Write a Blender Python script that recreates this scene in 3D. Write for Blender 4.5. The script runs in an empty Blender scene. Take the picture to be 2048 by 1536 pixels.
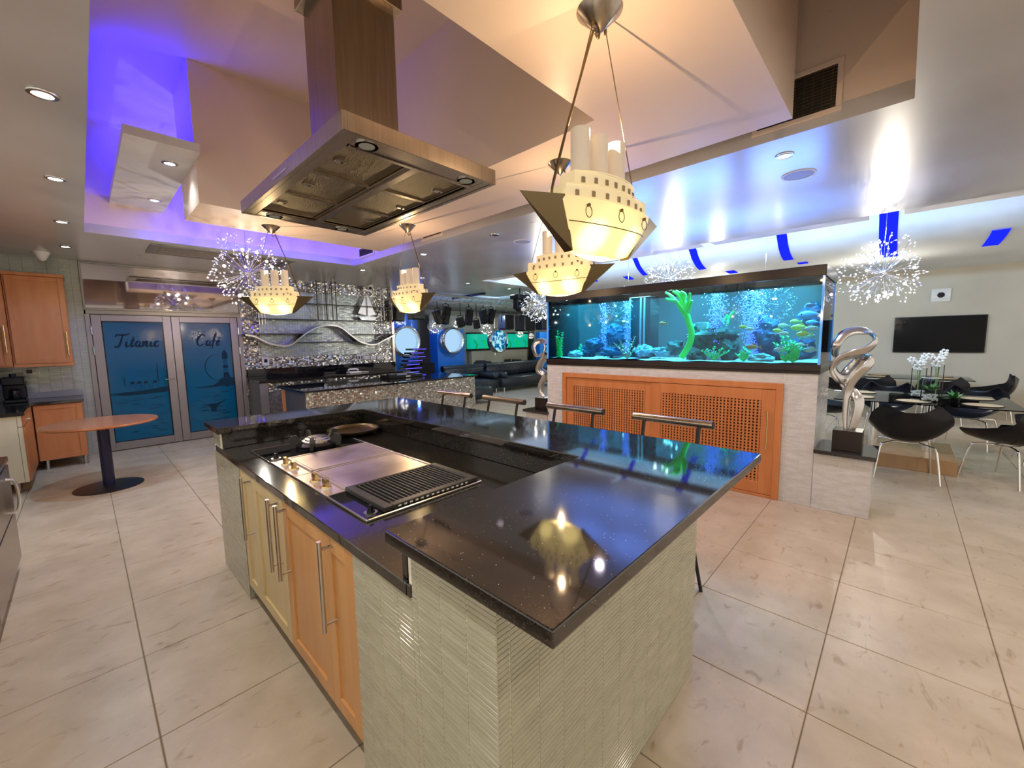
import bpy, math, random
from mathutils import Vector, Matrix, noise
random.seed(7)
PI = math.pi
sc = bpy.context.scene
col = sc.collection

# ------------------------------------------------------------ camera
FPX = 815.75
RM = ((0.68842729, -0.72512127, -0.01634033), (-0.08798277, -0.06112557, -0.99424479), (0.71994924, 0.68590291, -0.10587869))
CH = 1.60
cd = bpy.data.cameras.new('camera')
cd.sensor_width = 36.0
cd.lens = FPX / 2048 * 36
cd.clip_start = 0.02
cam = bpy.data.objects.new('camera', cd)
col.objects.link(cam)
cam.matrix_world = Matrix(((RM[0][0], -RM[1][0], -RM[2][0], 0), (RM[0][1], -RM[1][1], -RM[2][1], 0), (RM[0][2], -RM[1][2], -RM[2][2], CH), (0, 0, 0, 1)))
sc.camera = cam

# ------------------------------------------------------------ world, exposure
w = bpy.data.worlds.new('world'); sc.world = w; w.use_nodes = True
w.node_tree.nodes['Background'].inputs[0].default_value = (1.0, 0.90, 0.78, 1)
w.node_tree.nodes['Background'].inputs[1].default_value = 0.85
sc.view_settings.view_transform = 'Standard'
sc.view_settings.look = 'None'
sc.view_settings.gamma = 1.0
sc.view_settings.exposure = 0.35
sc.view_settings.use_curve_mapping = False
cy = sc.cycles
cy.max_bounces = 6; cy.diffuse_bounces = 3; cy.glossy_bounces = 3; cy.transmission_bounces = 4; cy.transparent_max_bounces = 12; cy.volume_bounces = 0
cy.caustics_reflective = False; cy.caustics_refractive = False
cy.sample_clamp_indirect = 4.0; cy.sample_clamp_direct = 0.0
cy.use_adaptive_sampling = True; cy.adaptive_threshold = 0.07; cy.adaptive_min_samples = 12
cy.use_denoising = True

def lamp(kind, name, loc, energy, color, size=0.1, rot=(0, 0, 0), size_y=None, spot=None, blend=0.6):
    l = bpy.data.lights.new(name, kind); l.energy = energy; l.color = color
    if kind == 'AREA':
        l.size = size
        if size_y: l.shape = 'RECTANGLE'; l.size_y = size_y
    else:
        l.shadow_soft_size = size
    if kind == 'SPOT': l.spot_size = spot; l.spot_blend = blend
    o = bpy.data.objects.new(name, l); o.location = loc; o.rotation_euler = rot; col.objects.link(o)
    return o

WARMW = (1.0, 0.87, 0.70); COOLW = (0.92, 0.97, 1.0); BLUE = (0.012, 0.008, 1.0)
DL = [(-.02, 1.68), (-.02, 3.15), (-.02, 4.62), (-.02, 6.13), (-.02, 7.59), (3.49, .67), (3.49, 2.12), (3.49, 3.57), (3.49, 5.03), (3.47, 6.8),
      (4.70, 6.85), (5.87, 6.86), (7.24, 6.94), (1.6, 6.9), (-.02, .2), (1.6, -.9), (3.49, -.9), (5.2, -1.2)]  # final four, out of view, are extra downlights added as fill
for i, (x, y) in enumerate(DL):
    c_ = (.42, .68, 1.0) if i in (3, 4) else ((1.0, .82, .95) if i in (2, 5, 6, 7) else (WARMW if i % 3 or i > 12 else COOLW))
    lamp('SPOT', 'downlight_or_fill_lamp', (x, y, 2.82), (60 if i == 3 else 38) if y < 6.5 else 26, c_, 0.04, spot=2.3, blend=0.8)
for (x, y) in ((.69, 6.05), (.68, 4.8)):
    lamp('SPOT', 'downlight_or_fill_lamp', (x, y, 3.17), 10, COOLW, 0.04, spot=2.2, blend=0.8)
# blue LED strips hidden in the ceiling recess
lamp('AREA', 'recess_blue_lamp', (1.9, 5.31, 3.3), 26, BLUE, 2.1, (PI * .5, 0, 0), 0.08).data.spread = 2.4
lamp('AREA', 'recess_blue_lamp', (.15, 5.5, 3.62), 34, BLUE, 0.08, (0, -PI * .62, 0), 1.7).data.spread = 2.0
lamp('AREA', 'recess_blue_lamp', (2.97, 5.0, 3.5), 2, BLUE, 0.08, (0, -PI * .5, 0), 1.6)
# aquarium lamps (in the hood of the tank), shining down and leaking up
for y in (.95, 1.75, 2.55, 3.25):
    lamp('AREA', 'aquarium_lamp', (4.97, y, 2.205), 22, (0.35, 0.88, 1.0), .45, (0, 0, 0), .6).data.spread = 1.9
    lamp('AREA', 'aquarium_glow', (4.97, y, 2.28), 15, (0.10, 0.25, 1.0), .5, (PI, 0, 0), .6)
for y in (1.12, 1.55, 2.62, 3.02):
    lamp('SPOT', 'aquarium_blue_lamp', (4.97, y, 2.10), 140, (0.1, 0.12, 1.0), .02, spot=.4, blend=.5)
# dining bay: light coming out of the vault coves plus added fill points without a fitting
lamp('AREA', 'cove_lamp', (6.2, 2.6, 3.0), 150, (0.38, 0.64, 1.0), .10, (0, -PI * .56, 0), 7)
lamp('POINT', 'dining_fill_lamp', (9.6, 0.4, 2.3), 30, (1.0, .92, .76), .0)
lamp('POINT', 'dining_fill_lamp', (9.6, 3.0, 2.3), 24, (1.0, .92, .76), .0)
# lounge
lamp('POINT', 'lounge_lamp', (8.2, 8.6, 2.3), 60, (0.4, 0.65, 1.0), .03)
lamp('POINT', 'lounge_lamp', (11.8, 9.2, 2.3), 40, (0.75, 0.95, 0.9), .03)
lamp('POINT', 'stair_lamp', (6.6, 10.0, 2.2), 20, (0.05, 0.15, 1.0), .03)

# ------------------------------------------------------------ materials
MATS = {}
def mat(name, base=(.5, .5, .5), rough=.5, metal=0.0, spec=.5, emit=None, es=0.0, coat=0.0, trans=0.0, alpha=1.0, ior=1.45, sheen=0):
    m = bpy.data.materials.new(name); m.use_nodes = True
    b = m.node_tree.nodes['Principled BSDF']
    b.inputs['Base Color'].default_value = (*base, 1)
    b.inputs['Roughness'].default_value = rough
    b.inputs['Metallic'].default_value = metal
    b.inputs['Specular IOR Level'].default_value = spec
    b.inputs['Coat Weight'].default_value = coat
    b.inputs['Coat Roughness'].default_value = .08
    b.inputs['Transmission Weight'].default_value = trans
    b.inputs['Alpha'].default_value = alpha
    b.inputs['IOR'].default_value = ior
    if emit:
        b.inputs['Emission Color'].default_value = (*emit, 1); b.inputs['Emission Strength'].default_value = es
    MATS[name] = m
    return m
def nt(m): return m.node_tree, m.node_tree.nodes, m.node_tree.links, m.node_tree.nodes['Principled BSDF']
def coords(m, scale=(1, 1, 1), world=True):
    t, n, l, b = nt(m)
    mp = n.new('ShaderNodeMapping'); mp.inputs['Scale'].default_value = scale
    if world:
        g = n.new('ShaderNodeNewGeometry'); l.new(g.outputs['Position'], mp.inputs[0])
    else:
        g = n.new('ShaderNodeTexCoord'); l.new(g.outputs['Object'], mp.inputs[0])
    return mp.outputs[0]
def vary(m, c1, c2, scale=4, sc3=(1, 1, 1), detail=4, lo=.35, hi=.65, bump=0, rough=None, world=True):
    """noise between two base colours, with optional bump and roughness variation"""
    t, n, l, b = nt(m); v = coords(m, sc3, world)
    no = n.new('ShaderNodeTexNoise'); no.inputs['Scale'].default_value = scale; no.inputs['Detail'].default_value = detail
    l.new(v, no.inputs['Vector'])
    r = n.new('ShaderNodeValToRGB'); r.color_ramp.elements[0].position = lo; r.color_ramp.elements[1].position = hi
    r.color_ramp.elements[0].color = (*c1, 1); r.color_ramp.elements[1].color = (*c2, 1)
    l.new(no.outputs[0], r.inputs[0]); l.new(r.outputs[0], b.inputs['Base Color'])
    if bump:
        bu = n.new('ShaderNodeBump'); bu.inputs['Strength'].default_value = bump; bu.inputs['Distance'].default_value = .01
        l.new(no.outputs[0], bu.inputs['Height']); l.new(bu.outputs[0], b.inputs['Normal'])
    if rough:
        mr = n.new('ShaderNodeMapRange'); mr.inputs[3].default_value = rough[0]; mr.inputs[4].default_value = rough[1]
        l.new(no.outputs[0], mr.inputs[0]); l.new(mr.outputs[0], b.inputs['Roughness'])
    return m

# limestone floor
fl = mat('limestone', (.6, .54, .44), .32, spec=.5)
t, n, l, b = nt(fl); v = coords(fl)
n1 = n.new('ShaderNodeTexNoise'); n1.inputs['Scale'].default_value = 3.2; n1.inputs['Detail'].default_value = 8; n1.inputs['Roughness'].default_value = .62
mp2 = n.new('ShaderNodeMapping'); mp2.inputs['Scale'].default_value = (1, 2.1, 1); l.new(v, mp2.inputs[0])
n2 = n.new('ShaderNodeTexNoise'); n2.inputs['Scale'].default_value = 7.5; n2.inputs['Detail'].default_value = 5; n2.inputs['Distortion'].default_value = .8
l.new(v, n1.inputs['Vector']); l.new(mp2.outputs[0], n2.inputs['Vector'])
r1 = n.new('ShaderNodeValToRGB'); e = r1.color_ramp.elements; e[0].position = .32; e[0].color = (.44, .355, .245, 1); e[1].position = .68; e[1].color = (.575, .48, .36, 1)
r2 = n.new('ShaderNodeValToRGB'); e = r2.color_ramp.elements; e[0].position = .29; e[0].color = (.66, .58, .47, 1); e[1].position = .40; e[1].color = (1, 1, 1, 1)
mx = n.new('ShaderNodeMix'); mx.data_type = 'RGBA'; mx.blend_type = 'MULTIPLY'; mx.inputs[0].default_value = .75
l.new(n1.outputs[0], r1.inputs[0]); l.new(n2.outputs[0], r2.inputs[0]); l.new(r1.outputs[0], mx.inputs[6]); l.new(r2.outputs[0], mx.inputs[7]); l.new(mx.outputs[2], b.inputs['Base Color'])
mat('grout', (.20, .16, .11), .8)
# black granite with bright flecks
def granite(name, base, rough, fleck=.5):
    m = mat(name, base, rough, spec=1.0)
    t, n, l, b = nt(m); v = coords(m)
    vo = n.new('ShaderNodeTexVoronoi'); vo.inputs['Scale'].default_value = 170; l.new(v, vo.inputs['Vector'])
    lt = n.new('ShaderNodeMath'); lt.operation = 'LESS_THAN'; lt.inputs[1].default_value = .22; l.new(vo.outputs['Distance'], lt.inputs[0])
    sp = n.new('ShaderNodeSeparateColor'); l.new(vo.outputs['Color'], sp.inputs[0])
    gt = n.new('ShaderNodeMath'); gt.operation = 'GREATER_THAN'; gt.inputs[1].default_value = .955; l.new(sp.outputs[0], gt.inputs[0])
    mu = n.new('ShaderNodeMath'); mu.operation = 'MULTIPLY'; l.new(lt.outputs[0], mu.inputs[0]); l.new(gt.outputs[0], mu.inputs[1])
    no = n.new('ShaderNodeTexNoise'); no.inputs['Scale'].default_value = 240; l.new(v, no.inputs['Vector'])
    rr = n.new('ShaderNodeValToRGB'); e = rr.color_ramp.elements; e[0].position = .45; e[0].color = (*base, 1); e[1].position = .75; e[1].color = (.055, .045, .035, 1); l.new(no.outputs[0], rr.inputs[0])
    mx = n.new('ShaderNodeMix'); mx.data_type = 'RGBA'; l.new(mu.outputs[0], mx.inputs[0]); l.new(rr.outputs[0], mx.inputs[6]); mx.inputs[7].default_value = (fleck, fleck, fleck * .95, 1)
    l.new(mx.outputs[2], b.inputs['Base Color'])
    return m
granite('granite', (.010, .009, .009), .055)
granite('granite_matt', (.012, .011, .010), .10, .3)
# silver-grey satin ceiling paint, cream plaster of the hanging ring
vary(mat('ceiling_paint', (.62, .61, .61), .30, metal=.4), (.60, .58, .56), (.68, .66, .65), 1.2, rough=(.24, .36))
vary(mat('cream_plaster', (.74, .60, .50), .38, spec=.5), (.72, .58, .47), (.77, .63, .53), 1.0, rough=(.32, .42))
vary(mat('white_plaster', (.72, .72, .72), .6), (.68, .68, .68), (.75, .75, .75), 1.5)
vary(mat('tan_wall', (.55, .50, .40), .7), (.50, .46, .37), (.56, .52, .42), 1.1)
vary(mat('vault_plaster', (.66, .69, .72), .5), (.62, .65, .68), (.70, .73, .76), .8)
mat('dark_gap', (.02, .02, .02), .8)
# glass mosaic
def mosaic(name, c1, c2, rough, coat=.6):
    m = mat(name, c1, rough, coat=coat)
    vary(m, c1, c2, 9, (1, 1, 4), 2, .3, .7, rough=(rough * .7, rough * 1.4))
    return m
mosaic('mosaic_tile', (.37, .355, .26), (.43, .415, .31), .22, .35)
mosaic('mosaic_lilac', (.55, .54, .56), (.68, .67, .69), .2)
mat('mosaic_grout', (.80, .78, .66), .7)
# small silver mosaic of the bar, sparkling: every tile tilts a little
def silver(name, c1, c2, su, sv, metal=.75, rough=.16, tilt=.35):
    m = mat(name, c1, rough, metal=metal)
    t, n, l, b = nt(m)
    g = n.new('ShaderNodeNewGeometry'); sx = n.new('ShaderNodeSeparateXYZ'); l.new(g.outputs['Position'], sx.inputs[0])
    ad = n.new('ShaderNodeMath'); ad.operation = 'ADD'; l.new(sx.outputs[0], ad.inputs[0]); l.new(sx.outputs[1], ad.inputs[1])
    cx = n.new('ShaderNodeCombineXYZ'); l.new(ad.outputs[0], cx.inputs[0]); l.new(sx.outputs[2], cx.inputs[1])
    br = n.new('ShaderNodeTexBrick'); br.inputs['Scale'].default_value = 1; br.inputs['Brick Width'].default_value = su; br.inputs['Row Height'].default_value = sv
    br.inputs['Mortar Size'].default_value = sv * .07; br.offset = 0.0
    br.inputs['Color1'].default_value = (*c1, 1); br.inputs['Color2'].default_value = (*c2, 1); br.inputs['Mortar'].default_value = (.05, .05, .05, 1)
    l.new(cx.outputs[0], br.inputs['Vector']); l.new(br.outputs['Color'], b.inputs['Base Color'])
    sn = n.new('ShaderNodeVectorMath'); sn.operation = 'SNAP'; sn.inputs[1].default_value = (su, sv, 1); l.new(cx.outputs[0], sn.inputs[0])
    wn = n.new('ShaderNodeTexWhiteNoise'); l.new(sn.outputs[0], wn.inputs['Vector'])
    sb = n.new('ShaderNodeVectorMath'); sb.operation = 'SUBTRACT'; sb.inputs[1].default_value = (.5, .5, .5); l.new(wn.outputs['Color'], sb.inputs[0])
    ml = n.new('ShaderNodeVectorMath'); ml.operation = 'SCALE'; ml.inputs[3].default_value = tilt; l.new(sb.outputs[0], ml.inputs[0])
    an = n.new('ShaderNodeVectorMath'); an.operation = 'ADD'; l.new(ml.outputs[0], an.inputs[0]); l.new(g.outputs['Normal'], an.inputs[1])
    nn = n.new('ShaderNodeVectorMath'); nn.operation = 'NORMALIZE'; l.new(an.outputs[0], nn.inputs[0]); l.new(nn.outputs[0], b.inputs['Normal'])
    return m
silver('silver_mosaic', (.62, .60, .55), (.32, .30, .28), .032, .022)
silver('silver_mosaic_panel', (.50, .55, .53), (.44, .49, .48), .05, .015, metal=.5, rough=.2, tilt=.10)
silver('left_mosaic', (.42, .43, .37), (.38, .40, .34), .11, .015, metal=.15, rough=.2, tilt=.05)
# metals, wood and the rest
vary(mat('brushed_steel', (.38, .32, .26), .25, metal=1.0), (.35, .29, .23), (.41, .35, .29), 60, (1, 1, .05), 2)
mat('hood_filter', (.15, .11, .055), .35, metal=.9)
vary(mat('griddle_steel', (.55, .48, .46), .3, metal=1), (.50, .42, .38), (.72, .66, .66), 4, detail=6, rough=(.22, .45))
mat('chrome', (.8, .8, .8), .07, metal=1.0)
mat('satin_chrome', (.58, .56, .54), .24, metal=1.0)
mat('aluminium', (.27, .25, .24), .38, metal=.6)
mat('cast_iron', (.035, .033, .032), .42)
mat('black_metal', (.015, .014, .016), .32)
mat('black_satin', (.008, .008, .011), .25, spec=.3)
mat('black_leather', (.018, .022, .028), .35)
mat('black_glass', (.006, .006, .008), .04)
mat('tank_hood', (.020, .012, .010), .25)
mat('navy_metal', (.012, .010, .05), .3)
mat('white_plastic', (.75, .75, .72), .4)
mat('grey_plastic', (.3, .3, .3), .5)
mat('bronze_metal', (.20, .15, .08), .33, metal=.9)
mat('brass', (.75, .55, .25), .25, metal=1.0)
mat('kick_board', (.06, .06, .07), .4)
def wood(name, c1, c2, rough=.38, sx=(1, 1, .12)):
    m = mat(name, c1, rough, coat=.15)
    return vary(m, c1, c2, 9, sx, 5, .3, .7)
wood('maple', (.55, .26, .085), (.64, .33, .12))
wood('maple_pale', (.62, .47, .22), (.68, .53, .28))
wood('cherry', (.50, .17, .05), (.60, .23, .08))
wood('cherry_top', (.42, .13, .045), (.52, .19, .07), .2, (1, .15, 1))
wood('cream_panel', (.62, .55, .38), (.66, .59, .42))
wood('plinth_wood', (.42, .25, .12), (.5, .31, .16))
mat('placemat', (.55, .42, .24), .6)
mat('placemat_rim', (.06, .03, .02), .5)
def glassy(name, tint, ior=1.35, rough=.02):
    """thin pane: mostly see-through, with a real glossy reflection"""
    m = bpy.data.materials.new(name); m.use_nodes = True; nn = m.node_tree.nodes; ll = m.node_tree.links
    for x in list(nn):
        if x.type == 'BSDF_PRINCIPLED': nn.remove(x)
    tr = nn.new('ShaderNodeBsdfTransparent'); tr.inputs[0].default_value = (*tint, 1)
    gl = nn.new('ShaderNodeBsdfGlossy'); gl.inputs['Roughness'].default_value = rough
    fr = nn.new('ShaderNodeFresnel'); fr.inputs[0].default_value = ior
    mx = nn.new('ShaderNodeMixShader'); ll.new(fr.outputs[0], mx.inputs[0]); ll.new(tr.outputs[0], mx.inputs[1]); ll.new(gl.outputs[0], mx.inputs[2])
    ll.new(mx.outputs[0], nn['Material Output'].inputs[0]); MATS[name] = m
    return m
glassy('clear_glass', (.95, .98, .97), 1.15); glassy('tank_glass', (.80, .96, 1.0)); glassy('green_glass', (.75, .9, .85))
def water(name):
    m = bpy.data.materials.new(name); m.use_nodes = True; nn = m.node_tree.nodes; ll = m.node_tree.links
    for x in list(nn):
        if x.type == 'BSDF_PRINCIPLED': nn.remove(x)
    tr = nn.new('ShaderNodeBsdfTransparent'); ll.new(tr.outputs[0], nn['Material Output'].inputs[0])
    vs = nn.new('ShaderNodeVolumeScatter'); vs.inputs['Color'].default_value = (.30, .80, .95, 1); vs.inputs['Density'].default_value = .10
    va = nn.new('ShaderNodeVolumeAbsorption'); va.inputs['Color'].default_value = (.05, .68, .88, 1); va.inputs['Density'].default_value = 2.0
    ad = nn.new('ShaderNodeAddShader'); ll.new(vs.outputs[0], ad.inputs[0]); ll.new(va.outputs[0], ad.inputs[1]); ll.new(ad.outputs[0], nn['Material Output'].inputs['Volume'])
    MATS[name] = m
water('tank_water')
def emis(name, c, s):
    m = bpy.data.materials.new(name); m.use_nodes = True; nn = m.node_tree.nodes; ll = m.node_tree.links
    for x in list(nn):
        if x.type == 'BSDF_PRINCIPLED': nn.remove(x)
    e = nn.new('ShaderNodeEmission'); e.inputs[0].default_value = (*c, 1); e.inputs[1].default_value = s
    ll.new(e.outputs[0], nn['Material Output'].inputs[0]); MATS[name] = m
    return m
emis('bulb_glow', (1, .93, .78), 30); emis('downlight_glow', (.95, 1, .97), 12); emis('blue_slot', (.01, .02, 1.0), 1.0); emis('stair_led', (.12, .08, 1.0), 1.6)
emis('cyan_screen', (.25, .62, 1.0), .8); emis('hood_lens_glow', (.5, .42, .3), .25); emis('pane_white', (.45, .72, 1.0), .75)  # hood lamps are unlit; their lens brightness is put in as glow
emis('ship_bulb', (1, .88, .6), 18)
# frosted lampshade of the ships, two hot spots where its bulbs sit
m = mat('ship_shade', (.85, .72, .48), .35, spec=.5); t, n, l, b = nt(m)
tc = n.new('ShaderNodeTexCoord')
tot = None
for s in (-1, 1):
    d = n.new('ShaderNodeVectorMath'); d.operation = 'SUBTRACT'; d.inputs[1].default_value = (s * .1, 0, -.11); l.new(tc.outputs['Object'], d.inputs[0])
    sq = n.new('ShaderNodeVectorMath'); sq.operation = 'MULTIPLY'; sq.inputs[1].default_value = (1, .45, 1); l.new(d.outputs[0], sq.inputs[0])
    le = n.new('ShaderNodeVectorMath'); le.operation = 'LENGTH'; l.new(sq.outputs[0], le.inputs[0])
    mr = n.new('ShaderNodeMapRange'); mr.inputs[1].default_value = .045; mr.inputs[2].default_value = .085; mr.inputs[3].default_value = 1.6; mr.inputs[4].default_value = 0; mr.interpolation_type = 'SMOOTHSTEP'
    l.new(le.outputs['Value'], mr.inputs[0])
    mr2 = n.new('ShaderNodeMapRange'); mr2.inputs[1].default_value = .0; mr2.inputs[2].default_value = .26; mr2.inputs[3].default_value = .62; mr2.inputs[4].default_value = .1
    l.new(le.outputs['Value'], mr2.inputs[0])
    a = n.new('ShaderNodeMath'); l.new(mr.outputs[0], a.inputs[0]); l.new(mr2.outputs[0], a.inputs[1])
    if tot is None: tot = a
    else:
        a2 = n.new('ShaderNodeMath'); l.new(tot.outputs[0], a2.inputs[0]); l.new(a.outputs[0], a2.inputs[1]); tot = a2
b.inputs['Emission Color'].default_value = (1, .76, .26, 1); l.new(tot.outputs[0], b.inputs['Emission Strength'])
mat('ship_deck', (.85, .76, .58), .4, emit=(1, .76, .34), es=.25)
mat('ship_funnel', (.80, .72, .62), .35, emit=(1, .76, .5), es=.10)
mat('ship_window', (.35, .27, .16), .3)
# aquarium life and rocks
vary(mat('blue_rock', (.05, .10, .2), .85), (.012, .03, .08), (.07, .13, .24), 9, detail=6, bump=.6)
vary(mat('green_rock', (.05, .15, .12), .85), (.01, .03, .03), (.08, .17, .13), 9, detail=6, bump=.6)
vary(mat('pale_rock', (.3, .4, .42), .8), (.2, .3, .33), (.5, .6, .6), 8, detail=6, bump=.4)
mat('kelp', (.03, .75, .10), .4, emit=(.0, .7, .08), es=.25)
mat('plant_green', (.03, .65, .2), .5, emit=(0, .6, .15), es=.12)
mat('plant_cream', (.7, .6, .35), .6)
mat('fish_yellow', (.8, .7, .12), .35); mat('fish_blue', (.2, .35, .7), .35); mat('fish_pale', (.7, .75, .7), .35); mat('fish_orange', (.75, .35, .12), .35)
mat('bubble', (.3, .35, 1.0), .1, emit=(.16, .2, 1.0), es=1.0)  # blue tank light put into the bubbles as their own glow
mat('gravel', (.6, .75, .8), .9)
mat('door_glass', (.0, .105, .20), .12, spec=.35)
mat('door_print', (.0, .028, .055), .5, spec=.2); mat('door_print_mid', (.0, .09, .18), .4, spec=.2)
mat('blue_panel', (.01, .16, .55), .35, coat=.3)
mat('orchid_white', (.85, .86, .84), .5); mat('leaf_green', (.06, .2, .05), .5); mat('stem_green', (.15, .25, .08), .6); mat('white_pebble', (.7, .7, .68), .6)
mat('mirror', (.75, .78, .76), .03, metal=1.0)
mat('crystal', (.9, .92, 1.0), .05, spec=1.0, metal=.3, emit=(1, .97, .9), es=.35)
mat('bottle_green', (.0, .4, .25), .15, emit=(0, .8, .55), es=.35)
mat('amber_glow', (.7, .35, .1), .4, emit=(1, .5, .15), es=.3)

# ------------------------------------------------------------ mesh helpers
class MB:
    def __init__(s): s.v = []; s.f = []
    def add(s, vs, fs):
        k = len(s.v); s.v += [tuple(p) for p in vs]; s.f += [tuple(i + k for i in f) for f in fs]; return s
    def box(s, x0, x1, y0, y1, z0, z1):
        return s.add([(x0, y0, z0), (x1, y0, z0), (x1, y1, z0), (x0, y1, z0), (x0, y0, z1), (x1, y0, z1), (x1, y1, z1), (x0, y1, z1)],
                     [(0, 3, 2, 1), (4, 5, 6, 7), (0, 1, 5, 4), (1, 2, 6, 5), (2, 3, 7, 6), (3, 0, 4, 7)])
    def bbox(s, x0, x1, y0, y1, z0, z1, b=.003):
        """box with chamfered edges"""
        vs = []; X = (x0, x1); Y = (y0, y1); Z = (z0, z1)
        idx = {}
        for i in (0, 1):
            for j in (0, 1):
                for k in (0, 1):
                    sx, sy, sz = (b, -b)[i], (b, -b)[j], (b, -b)[k]
                    for a in range(3):
                        p = [X[i] + sx, Y[j] + sy, Z[k] + sz]; p[a] = (X[i], Y[j], Z[k])[a]
                        idx[(i, j, k, a)] = len(vs); vs.append(tuple(p))
        fs = []
        for a in range(3):
            for q in (0, 1):
                o = [t for t in range(3) if t != a]; f = []
                for (m_, n_) in ((0, 0), (1, 0), (1, 1), (0, 1)):
                    c = [0, 0, 0]; c[a] = q; c[o[0]] = m_; c[o[1]] = n_; f.append(idx[(*c, a)])
                if (q == 1) == (a == 1): f.reverse()
                fs.append(f)
        for a in range(3):
            o = [t for t in range(3) if t != a]
            for m_ in (0, 1):
                for n_ in (0, 1):
                    c0 = [0, 0, 0]; c0[o[0]] = m_; c0[o[1]] = n_; c1 = list(c0); c1[a] = 1
                    f = [idx[(*c0, o[0])], idx[(*c1, o[0])], idx[(*c1, o[1])], idx[(*c0, o[1])]]
                    if ((m_ + n_) % 2 == 0) != (a == 1): f.reverse()
                    fs.append(f)
        for i in (0, 1):
            for j in (0, 1):
                for k in (0, 1):
                    f = [idx[(i, j, k, 0)], idx[(i, j, k, 1)], idx[(i, j, k, 2)]]
                    if (i + j + k) % 2 == 0: f.reverse()
                    fs.append(f)
        return s.add(vs, fs)
    def cyl(s, p0, p1, r0, r1=None, n=16, caps=True):
        p0 = Vector(p0); p1 = Vector(p1); r1 = r0 if r1 is None else r1
        d = (p1 - p0).normalized(); a = d.orthogonal().normalized(); c = d.cross(a)
        vs = []
        for p, r in ((p0, r0), (p1, r1)):
            for i in range(n):
                t = 2 * PI * i / n; vs.append(p + a * math.cos(t) * r + c * math.sin(t) * r)
        fs = [(i, (i + 1) % n, n + (i + 1) % n, n + i) for i in range(n)]
        if caps: fs += [tuple(range(n - 1, -1, -1)), tuple(range(n, 2 * n))]
        return s.add(vs, fs)
    def tube(s, pts, r, n=8, flat=1.0, up=None):
        pts = [Vector(p) for p in pts]; N = len(pts); rs = r if isinstance(r, (list, tuple)) else [r] * N
        vs = []; a = None
        for i, p in enumerate(pts):
            d = (pts[min(i + 1, N - 1)] - pts[max(i - 1, 0)]).normalized()
            if a is None: a = (Vector(up).cross(d)).normalized() if up else d.orthogonal().normalized()
            a = (a - d * a.dot(d)); a = a.normalized() if a.length > 1e-6 else d.orthogonal().normalized()
            c = d.cross(a)
            for k in range(n):
                t = 2 * PI * k / n; vs.append(p + a * math.cos(t) * rs[i] + c * math.sin(t) * rs[i] * flat)
        fs = [(i * n + k, i * n + (k + 1) % n, (i + 1) * n + (k + 1) % n, (i + 1) * n + k) for i in range(N - 1) for k in range(n)]
        fs += [tuple(range(n - 1, -1, -1)), tuple(range((N - 1) * n, N * n))]
        return s.add(vs, fs)
    def lathe(s, prof, c=(0, 0, 0), n=24, sx=1, sy=1, caps=True):
        vs = []; M = len(prof)
        for (r, z) in prof:
            for i in range(n):
                t = 2 * PI * i / n; vs.append((c[0] + r * math.cos(t) * sx, c[1] + r * math.sin(t) * sy, c[2] + z))
        fs = [(j * n + i, j * n + (i + 1) % n, (j + 1) * n + (i + 1) % n, (j + 1) * n + i) for j in range(M - 1) for i in range(n)]
        if caps and prof[0][0] > 1e-6: fs.append(tuple(range(n - 1, -1, -1)))
        if caps and prof[-1][0] > 1e-6: fs.append(tuple(range((M - 1) * n, M * n)))
        return s.add(vs, fs)
    def prism(s, poly, z0, z1, axis=2):
        """extrude a polygon; axis 2: poly is (x,y) along z; axis 1: poly is (x,z) along y; axis 0: poly is (y,z) along x"""
        n = len(poly)
        def P(p, h): return (p[0], p[1], h) if axis == 2 else ((p[0], h, p[1]) if axis == 1 else (h, p[0], p[1]))
        vs = [P(p, z0) for p in poly] + [P(p, z1) for p in poly]
        return s.add(vs, [tuple(range(n - 1, -1, -1)), tuple(range(n, 2 * n))] + [(i, (i + 1) % n, n + (i + 1) % n, n + i) for i in range(n)])
    def sphere(s, c, r, n=12, m=8, sc3=(1, 1, 1)):
        vs = [(c[0], c[1], c[2] - r * sc3[2])]
        for j in range(1, m):
            ph = -PI / 2 + PI * j / m
            for i in range(n):
                t = 2 * PI * i / n; vs.append((c[0] + r * sc3[0] * math.cos(ph) * math.cos(t), c[1] + r * sc3[1] * math.cos(ph) * math.sin(t), c[2] + r * sc3[2] * math.sin(ph)))
        vs.append((c[0], c[1], c[2] + r * sc3[2])); L = len(vs) - 1
        fs = [(0, 1 + (i + 1) % n, 1 + i) for i in range(n)] + [(L, 1 + (m - 2) * n + i, 1 + (m - 2) * n + (i + 1) % n) for i in range(n)]
        for j in range(m - 2):
            for i in range(n): fs.append((1 + j * n + i, 1 + j * n + (i + 1) % n, 1 + (j + 1) * n + (i + 1) % n, 1 + (j + 1) * n + i))
        return s.add(vs, fs)
    def tf(s, M):
        s.v = [tuple(M @ Vector(p)) for p in s.v]; return s
    def mesh(s, name, m, off=(0, 0, 0), smooth=False):
        me = bpy.data.meshes.new(name)
        me.from_pydata([(p[0] - off[0], p[1] - off[1], p[2] - off[2]) for p in s.v], [], s.f)
        me.materials.append(MATS[m] if isinstance(m, str) else m)
        if smooth:
            me.polygons.foreach_set('use_smooth', [True] * len(me.polygons))
            me.set_sharp_from_angle(angle=math.radians(smooth if smooth is not True else 40))
        me.update(); return me
    def build(s, name, m, parent=None, smooth=False, world=True, **props):
        off = (0, 0, 0)
        if world and parent is not None:
            p = parent; off = Vector((0, 0, 0))
            while p is not None: off = off + p.location; p = p.parent
        o = bpy.data.objects.new(name, s.mesh(name, m, off, smooth)); col.objects.link(o)
        if parent is not None: o.parent = parent
        for k, v_ in props.items(): o[k] = v_
        return o
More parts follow.
